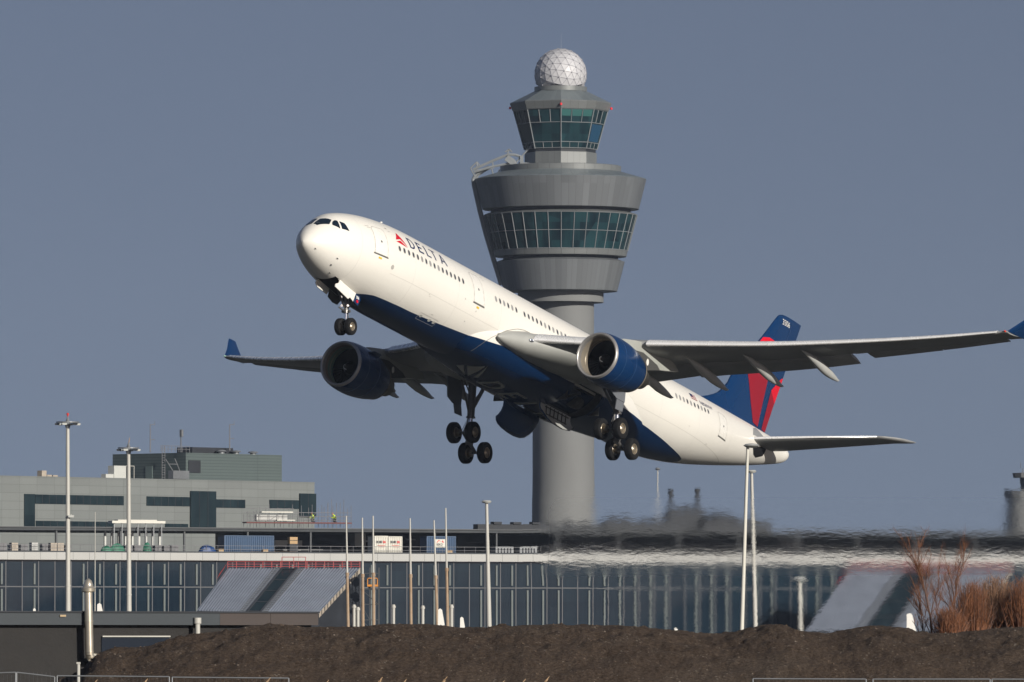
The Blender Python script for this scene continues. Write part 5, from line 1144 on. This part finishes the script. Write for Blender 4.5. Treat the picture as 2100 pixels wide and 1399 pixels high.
# ================================================================ MASTS
def lightmast(label,px,rt,rb,Y,w0,w1,head=42,lean=0):
    b=at(px+lean,rb,Y); zt_=rowz(rt,Y); r=thing('light_mast',label,'light mast',(b.x,Y,0)); s=F/Y; dx=-lean/s
    m=MB(); m.tube((0,0,0),(dx,0,zt_),w1/s/2,w0/s/2,14)
    for t in (.35,.62,.84): m.tube((dx*t,0,zt_*t-.06),(dx*t,0,zt_*t+.06),lerp(w1,w0,t)/s/2*1.12,lerp(w1,w0,t)/s/2*1.12,14)
    m.build('pole',M['paintw'],r,True)
    hr=head/s/2; m=MB(); m.lathe([(hr*.86,-.05),(hr,-.05),(hr,.05),(hr*.86,.05),(hr*.86,-.05)],(dx,0,zt_),'z',28)
    for k in range(4): a=PI/4+k*PI/2; m.tube((dx,0,zt_),(dx+hr*.9*cos(a),hr*.9*sin(a),zt_),.06,.06,5)
    m.lathe([(.2,-.5),(.28,-.1),(.12,.25),(.05,.5)],(dx,0,zt_),'z',10); m.build('lamp_ring',M['steel'],r)
    for k in range(6):
        a=k*PI/3+.3; q=Vector((dx+hr*.92*cos(a),hr*.92*sin(a),zt_-.16)); m=MB(); m.box(q,(.42,.35,.14)); m.box(q+Vector((0,-.08,-.09)),(.34,.26,.04)); m.build('floodlight',M['dark'] if k%2 else M['lgrey'],r)
    return r,dx,zt_
r,dx,z_=lightmast('tall pale light mast with red beacon, leftmost of the tall masts',138,866,1285,700,7,12,48,2)
m=MB(); m.tube((dx,0,z_+.4),(dx,0,z_+.62),.05,.05,6); m.lathe([(0,0),(.11,.02),(.11,.2),(0,.25)],(dx,0,z_+.6),'z',10); m.build('beacon',M['redp'],r)
p=at(142,1059,700); m=MB(); m.box((.25,-.3,p.z),(.5,.3,.2)); m.tube((0,0,p.z),(.25,-.2,p.z+.15),.05,.05,5); m.build('camera',M['lgrey'],r)
r,dx,z_=lightmast('tall pale light mast standing in front of the grey office building',263,919,1285,700,7,12,44,2)
m=MB(); m.tube((dx,0,z_+.4),(dx+.1,0,z_+.95),.05,.03,6); m.build('beacon',M['rust'],r)
def smallmast(label,pt,pb_,Y,w0,w1,head=True,hs=30):
    b=at(*pb_,Y); t=at(*pt,Y); s=F/Y; r=thing('lamp_post',label,'lamp post',(b.x,Y,0)); d=t-b
    k=(b.z)/(t.z-b.z); base=Vector((-(t.x-b.x)*k,0,0)); top=Vector((t.x-b.x,0,t.z)); m=MB(); m.tube(base,top,w1/s/2,w0/s/2,12); m.build('pole',M['cwhite'] if Y<500 else M['paintw'],r,True)
    if head:
        m=MB(); hw=hs/s/2; m.lathe([(0,-.10),(hw*.6,-.09),(hw,.0),(hw*.7,.07),(0,.10)],top+Vector((hw*.45,0,0)),'z',18); m.build('lamp_head',M['grey'],r,True)
    return r,top
smallmast('white tapered lamp post rising past the airliner tailplane',(1533.5,914),(1521,1300),330,6,10,True,34)
r,top=smallmast('white lamp post right of the rusty poles, under the left main wheels',(998,1030),(1003.5,1300),640,6,12,False)
m=MB(); m.lathe([(0,-.1),(.3,-.08),(.42,.05),(.3,.14),(0,.16)],top,'z',14); m.build('lamp_head',M['lgrey'],r,True)
r,top=smallmast('white lamp post just right of the tallest lamp post, seen through hot air',(1541,968),(1549,1300),640,6,11,False)
m=MB(); m.lathe([(0,-.1),(.3,-.08),(.42,.05),(.3,.14),(0,.16)],top,'z',14); m.build('lamp_head',M['lgrey'],r,True)
r,top=smallmast('grey hazy mast with a round head above the terminal plant',(1348,964),(1347,1100),1100,2.2,3,False); m=MB(); m.lathe([(0,-.1),(.25,-.08),(.38,.05),(.15,.35),(0,.35)],top,'z',12); m.build('lamp_head',M['steel'],r,True)
r,top=smallmast('pale lamp post low in front of the second sloping roof',(1638,1190),(1641,1300),990,8,8,False); m=MB(); m.lathe([(0,-.1),(1,-.08),(1.2,.1),(.2,.5),(0,.5)],top,'z',12); m.build('lamp_head',M['lgrey'],r,True)
poles=[(710,1058,714,1287,'leftmost of the thin rusty-bottomed poles, in front of the sloping roof edge'),(743,1062,744.5,1285,'second thin pole from the left beside the sloping roof edge'),(765,1058,766.5,1282,'third thin pole from the left in front of the orange platform'),(841,1063,843,1282,'thin pole right of the white containers'),(890,1067,897,1283,'leaning thin pole crossing the white sign on the blue container'),(914,1042,918,1282,'tallest thin rusty pole, right of the blue container with the sign')]
for a,b,c_,d_,l in poles:
    Y=690.; P0=at(c_,d_,Y); P1=at(a,b,Y); r=thing('thin_pole',l,'pole',(P0.x,Y,0),0,'thin poles in front of the terminal'); top=P1-Vector((P0.x,Y,0)); bot=P0-Vector((P0.x,Y,0)); bot=bot-(top-bot)*(bot.z/(top.z-bot.z)); mid=bot.lerp(top,.62)
    m=MB(); m.tube(mid,top,.10,.06,8); m.build('upper_pole',M['paintw'],r,True); m=MB(); m.tube(bot,mid,.15,.12,8); m.tube(bot.lerp(top,.15),bot.lerp(top,.16),.2,.2,8); m.tube(mid,mid+Vector((0,0,.3)),.16,.16,8); m.build('rusty_sleeve',M['rust'],r,True)
m=MB(); q=at(195,1128,700); q2=at(196,1290,700); r=thing('thin_pole','very thin grey wire pole between the two tall light masts','pole',(q.x,700,0)); m.tube((0,0,0),(0,0,rowz(1050,700)),.07,.03,6); m.build('rod',M['paintw'],r)
for px,rt in ((726,1240),(734,1245),(807,1240),(867,1242),(926,1240)):
    p=at(px,rt,690); r=thing('short_post','short white post standing among the thin poles above the mound','post',(p.x,690,0),0,'short white posts'); m=MB(); m.tube((0,0,0),(0,0,p.z),.14,.14,10); m.tube((0,0,p.z-.3),(0,0,p.z-.1),.2,.2,10); m.build('post_shaft',M['paintw'],r,True)
# tail fins of parked aircraft peeping over the mound and the shed
fins=[(206,1237,1252,16,'white tail fin above the shed roof, beside the metal flue pipe'),(72,1247,1256,10,'tiny white fin tip above the shed roof at far left'),(905,1248,1282,16,'tallest white tail fin above the soil mound, by the leaning pole'),(949,1265,1283,13,'white tail fin above the mound just left of the lamp post'),(1388,1288,1297,14,'small white fin tip low above the mound right of the tower'),(1868,1258,1292,22,'blurred white tail fin beside the bare trees at right')]
for px,rt,rb,wd,l in fins:
    Y=640.; s=F/Y; b=at(px,rb,Y); h=rowz(rt,Y); r=thing('parked_aircraft',l,'aircraft',(b.x,Y,0)); w_=wd/s
    m=MB(); x=-w_*.5; m.prism([(x,-.06,b.z-2.5),(x+.1*w_,-.06,h-.1),(x+.35*w_,-.06,h),(x+w_*.6,-.06,h-.1),(x+w_*1.6,-.06,b.z-2.5)],(0,.12,0)); m.build('tail_fin',M['white'],r)
    m=MB(); zc=max(1.2,b.z-3.0); m.lathe([(0,-9),(.5,-8.6),(.95,-7),(1.0,-2),(.8,2),(.3,4),(.05,4.6)],(-3,0,zc),'x',16); m.build('fuselage',M['white'],r,True)
# ================================================================ SHED IN FRONT
FS=Frame(-60,300,655,309)
sh=thing('dark_shed','long low dark shed with a slate upper band behind the soil mound','building',FS.A,FS.rz)
H=FS.uv; u1=H(650,1260)[0]; zr=H(0,1253)[2]; zb1=H(0,1281.5)[2]; um=H(448,1260)[0]
m=MB(); m.box2((-2,.25,0),(u1-.1,14,zr-.05)); m.build('wall',mat('dark_brick',(.017,.0155,.0145),.85,var=.25,vscale=1.5,bump=.3,bscale=9),sh)
m=MB(); m.box2((-2,-.1,zb1),(um,.24,zr-.06)); m.build('upper_cladding',mat('slate_cladding',(.030,.038,.045),.6,var=.12,vscale=.5),sh)
m=MB(); m.box2((um+.01,-.1,zb1),(u1,.24,zr-.06)); m.box2((H(552,1270)[0],-.12,zb1),(H(553,1270)[0],-.1,zr-.07)); m.build('brown_cladding',mat('brown_cladding',(.046,.034,.030),.6,var=.12,vscale=.5),sh)
m=MB(); m.box2((-2,-.16,zr-.06),(u1+.04,14,zr)); m.build('roof',M['dark'],sh)
m=MB(); a,_,za=H(214,1306.5); b=H(353,1307)[0]; zb_=H(214,1345)[2]; m.box2((a,.20,zb_),(b,.262,za)); wdw=m.build('window',mat('shed_window',(.012,.017,.026),.15),sh); m=MB(); m.box2((a,.12,za),(b,.26,za+.05)); m.build('lintel',M['paintw'],wdw)
m=MB(); a,_,za=H(119,1261); b,_,zb_=H(131,1265); m.box2((a,-.16,zb_),(b,-.1,za)); m.build('wall_lamp',mat('bulkhead_lamp',(.4,.3,.18),.4),sh)
# flue pipe and down pipe
def hp(px,row,f=-.35): u_,_,z=H(px,row,f); return Vector((u_,f,z))
metal=mat('stainless_flue',(.78,.70,.56),.32,metal=.8,var=.1,vscale=1.5)
fp=thing('flue_pipe','shiny metal flue pipe with a cowl rising past the shed roof','pipe',FS.A,FS.rz)
rr=.16; m=MB(); top=hp(181,1213); bot=hp(183.5,1338); m.tube(bot,top,rr,rr,18); m.path([bot,hp(184,1343),hp(186,1348),hp(190,1352,-.15),hp(192,1353,.2)],rr,18)
for t in (.0,.5,.98): q=bot.lerp(top,t); m.tube(q,q+Vector((0,0,.06)),rr*1.06,rr*1.06,18)
m.build('pipe',metal,fp,True)
m=MB(); t=hp(181,1213); m.lathe([(rr*.9,-.05),(.26,.0),(.27,.12),(.20,.2),(.19,.26),(.13,.42),(.03,.5),(0,.5)],t,'z',20); m.build('cowl',metal,fp,True)
m=MB(); q=hp(192,1353,.2); m.lathe([(.26,-.03),(.26,.03),(.15,.05)],q+Vector((0,-.03,0)),'y',20); m.build('wall_collar',M['paintw'],fp)
dp=thing('vent_pipe','short pale vent pipe on the shed wall above the mound','pipe',FS.A,FS.rz)
m=MB(); m.tube(hp(405.5,1312,-.2),hp(405,1270,-.2),.10,.10,12); m.tube(hp(405,1279,-.2),hp(405,1267,-.2),.15,.15,12); m.build('pipe',M['paintw'],dp,True)
# clutter on the left in front of the shed
r=thing('marker_post','short white marker post in front of the shed at left','post',(at(161,1360,245).x,245,0)); m=MB(); p=at(161,1360,245); m.tube((0,0,0),(0,0,p.z),.05,.05,8); m.box((0,0,p.z),(.12,.12,.06)); m.build('post_shaft',M['paintw'],r)
# ================================================================ SITE FENCE
def fence(label,pa,pb,Y,ra,rb):
    a=at(pa,ra,Y); b=at(pb,rb,Y); L=b.x-a.x; r=thing('fence_panel',label,'fence',(a.x,Y,0),0,'temporary site fence panels'); zt_=a.z; zt2=b.z
    m=MB(); R_=.021; m.tube((0,0,.05),(0,0,zt_),R_,R_,8); m.tube((L,0,.05),(L,0,zt2),R_,R_,8); m.tube((0,0,zt_),(L,0,zt2),R_,R_,8); m.tube((0,0,.15),(L,0,.15),R_,R_,8); m.build('fence_frame',M['steel'],r)
    m=MB(); n=int(L/.12)
    for k in range(1,n): m.tube((k*L/n,0,.15),(k*L/n,0,zt_),.003,.003,3,0,False)
    for z in (.5,1.0,1.5): m.tube((0,0,z),(L,0,z),.003,.003,3,0,False)
    m.build('mesh_wires',M['steel'],r)
    m=MB(); m.box((L+.04,0,.08),(.25,.6,.16)); m.build('fence_foot',M['concrete'],r)
for a,b,ra,rb,l in ((-120,32,1384,1379,'first site fence panel from the left, cut by the picture edge'),(34,112,1379,1388,'second site fence panel, short one at the lower left'),(117,347,1386,1388,'third site fence panel, below the flue pipe'),(353,592,1389,1391,'fourth site fence panel, the last before the wide gap'),(1544,1776,1392,1393,'fence panel right of the wide gap'),(1790,2030,1393,1393,'second fence panel right of the wide gap'),(2034,2270,1393,1394,'last fence panel at the lower right corner')): fence(l,a,b,235,ra,rb)
# reed plumes in front of the fence
random.seed(21)
for px,rt in ((545,1390),(650,1395),(778,1388),(902,1388),(826,1393),(1114,1388),(1068,1393),(190,1394),(295,1392),(1010,1396)):
    Y=150.; p=at(px,rt,Y); r=thing('reed','dry reed with a pale feathery plume at the bottom edge of the picture','reed',(p.x,Y,0),0,'reed plumes along the bottom edge')
    ln=random.uniform(-.05,.12); m=MB(); m.path([(0,0,0),(ln*.2,0,p.z*.6),(ln,0,p.z-.12)],.006,5); m.build('stem',M['wood'],r)
    m=MB(); tx=ln
    for k in range(70):
        t=random.random(); a=random.uniform(0,2*PI); c=Vector((tx+.10*t*t,0,p.z-.2*(1-t)-.02)); rr_=.035*sin(PI*min(1,t*.9+.15)); q=c+Vector((rr_*cos(a)+.02,rr_*sin(a),.03)); m.tube(c,q,.006,.002,3)
    m.build('plume',mat('reed_plume',(.50,.34,.20),.8) if 'reed_plume' not in bpy.data.materials else bpy.data.materials['reed_plume'],r)
# ================================================================ BARE TREES AND SHRUBS
bark=mat('reddish_bark',(.10,.055,.04),.8,var=.2,vscale=2); twig=mat('orange_twigs',(.19,.075,.032),.8,var=.3,vscale=1.5); twig2=mat('pale_twigs',(.25,.14,.08),.8,var=.2,vscale=2)
def branch(m1,m2,p,d,L,r,lvl,mx,spread,up):
    n=3; q=p
    for i in range(n):
        dd=(d+Vector((random.uniform(-.18,.18),random.uniform(-.18,.18),random.uniform(-.05,.15)*up))).normalized(); e=q+dd*L/n; (m1 if lvl<2 else m2).tube(q,e,r*(1-i/n*.35),r*(1-(i+1)/n*.35),5 if lvl<2 else 3,0,False)
        if lvl<mx:
            for _ in range(2 if lvl else 3):
                a=random.uniform(0,2*PI); s_=random.uniform(.35,spread); nd_=(dd+Vector((cos(a)*s_,sin(a)*s_,random.uniform(0,.4)*up))).normalized(); branch(m1,m2,q.lerp(e,random.random()),nd_,L*random.uniform(.42,.62),r*.45,lvl+1,mx,spread,up)
        q=e; d=dd
def bare_tree(name,label,px,rt,rb,Y,seed,mts=(bark,twig),mx=3,r=.05,spread=.8,L=None):
    random.seed(seed); b=at(px,rb,Y); h=rowz(rt,Y)-b.z; t=thing(name,label,'tree' if 'tree' in name else 'shrub',(b.x,Y,b.z-.25)); m1,m2=MB(),MB()
    branch(m1,m2,Vector((0,0,0)),Vector((0,0,1)),h*.88,r,0,mx,spread,1.0); m1.build('trunk',mts[0],t); m2.build('crown',mts[1],t)
bare_tree('bare_tree','slender bare reddish tree rising highest behind the mound at right',1912,1128,1298,266,4,mx=4,r=.038)
bare_tree('bare_tree','second slender bare tree, between the tallest one and the orange shrubs',1962,1150,1298,267,8,mx=4,r=.035)
bare_tree('bare_tree','low bare tree at the left edge of the tree group',1893,1215,1298,266,12,mx=3,r=.03)
def reedshrub(label,px,rt,rb,Y,wpx,n,seed,mt):
    random.seed(seed); s=F/Y; b=at(px,rb,Y); h=rowz(rt,Y)-b.z; t=thing('bare_shrub',label,'shrub',(b.x,Y,b.z-.3)); m1,m2=MB(),MB(); w_=wpx/s
    for k in range(int(n*1.5)):
        x=random.gauss(0,.36)*w_/2*1.1; hh=h*random.uniform(.45,1.05)*(1-.35*min(1,abs(x)/(w_*.55))**2); y=random.uniform(-.8,.8); lean=x*.25+random.uniform(-.25,.25)
        p0=Vector((x*.6,y,0)); p1=Vector((x*.85,y,hh*.5)); p2=Vector((x+lean*.5,y+random.uniform(-.2,.2),hh)); mm=m1 if k%6==0 else m2; rr_=.016 if k%6==0 else .009
        mm.tube(p0,p1,rr_,rr_*.8,3,0,False); mm.tube(p1,p2,rr_*.8,.003,3,0,False)
        for _ in range(5):
            q=p1.lerp(p2,random.random()) if random.random()<.75 else p0.lerp(p1,random.random()); e=q+Vector((random.uniform(-.22,.22),random.uniform(-.2,.2),random.uniform(.08,.34))); mm.tube(q,e,.006,.002,3,0,False)
    m1.build('stems',bark,t); m2.build('twigs',mt,t)
reedshrub('dense orange-brown bare shrub right of the bare trees',1995,1180,1300,268,80,420,31,twig)
reedshrub('tall orange shrub with pale tips, second from the right edge',2040,1168,1298,269,90,460,32,twig2)
reedshrub('orange-brown shrub cut off by the right edge of the picture',2100,1178,1296,268,90,460,33,twig)
reedshrub('low reddish shrub thicket at the foot of the bare trees',1945,1230,1300,265,70,260,34,twig)

# ================================================================ HEAT SHIMMER behind the engines
def shimmer():
    m=bpy.data.materials.new('hot_exhaust_air'); m.use_nodes=True; nt=m.node_tree; nt.nodes.remove(nt.nodes['Principled BSDF']); out=nt.nodes['Material Output']
    rf=nd(nt,'ShaderNodeBsdfRefraction'); rf.inputs['IOR'].default_value=1.006; rf.inputs['Roughness'].default_value=.10
    tc=nd(nt,'ShaderNodeTexCoord'); sp=nd(nt,'ShaderNodeSeparateXYZ'); nt.links.new(tc.outputs['Object'],sp.inputs[0]); x,y,z=sp.outputs
    def nz(sc,st,det):
        mp=nd(nt,'ShaderNodeMapping'); mp.inputs['Scale'].default_value=st; nt.links.new(tc.outputs['Object'],mp.inputs[0]); n=nd(nt,'ShaderNodeTexNoise'); n.inputs['Scale'].default_value=sc; n.inputs['Detail'].default_value=det; n.inputs['Roughness'].default_value=.6; nt.links.new(mp.outputs[0],n.inputs[0]); return n.outputs[0]
    h=mth(nt,'ADD',nz(.9,(.45,1,1.3),4),mth(nt,'MULTIPLY',nz(4,(.5,1,1.2),3),.35))
    e1=nd(nt,'ShaderNodeMapRange'); e1.inputs[1].default_value=.0; e1.inputs[2].default_value=3.2; nt.links.new(x,e1.inputs[0])
    e2=nd(nt,'ShaderNodeMapRange'); e2.inputs[1].default_value=SH_TOP; e2.inputs[2].default_value=SH_TOP-3.6; nt.links.new(z,e2.inputs[0])
    e3=nd(nt,'ShaderNodeMapRange'); e3.inputs[1].default_value=SH_MID; e3.inputs[2].default_value=SH_MID+1.2; nt.links.new(z,e3.inputs[0])
    for e_ in (e1,e2,e3): e_.interpolation_type='SMOOTHERSTEP'
    lx=nd(nt,'ShaderNodeMapRange'); lx.interpolation_type='SMOOTHERSTEP'; lx.inputs[1].default_value=3.0; lx.inputs[2].default_value=10.0; lx.inputs[4].default_value=.6; nt.links.new(x,lx.inputs[0])
    low=mth(nt,'MAXIMUM',e3.outputs[0],lx.outputs[0])
    env=mth(nt,'MULTIPLY',mth(nt,'MULTIPLY',e1.outputs[0],e2.outputs[0]),low)
    bu=nd(nt,'ShaderNodeBump'); bu.inputs['Strength'].default_value=1; bu.inputs['Distance'].default_value=.12
    nt.links.new(mth(nt,'MULTIPLY',h,env),bu.inputs['Height']); nt.links.new(bu.outputs[0],rf.inputs['Normal']); nt.links.new(mth(nt,'MULTIPLY',env,.40),rf.inputs['Roughness']); nt.links.new(rf.outputs[0],out.inputs['Surface']); return m
YS=560.; SH_TOP=rowz(960,YS); SH_BOT=.3; SH_MID=rowz(1200,YS); xa_=at(1072,1100,YS).x; xb_=at(2200,1100,YS).x
mb=MB(); mb.quad((0,0,SH_BOT),(xb_-xa_,0,SH_BOT),(xb_-xa_,0,SH_TOP),(0,0,SH_TOP)); o=mb.build('heat_shimmer',shimmer()); o.location=(xa_,YS,0)
tag(o,'shimmering hot jet exhaust air blurring the terminal roof behind the airliner','heat haze',kind='stuff')

# ================================================================ HAZE
hm=bpy.data.materials.new('thin_haze'); hm.use_nodes=True; nt=hm.node_tree; nt.nodes.remove(nt.nodes['Principled BSDF'])
pv=nd(nt,'ShaderNodeVolumePrincipled'); pv.inputs['Color'].default_value=(.62,.74,.95,1); pv.inputs['Density'].default_value=.00005; nt.links.new(pv.outputs[0],nt.nodes['Material Output'].inputs['Volume'])
mb=MB(); mb.box2((-1520,-170,-1),(1520,3420,150)); hz=mb.build('haze',hm); tag(hz,'thin bluish haze over the whole airport','haze',kind='stuff')
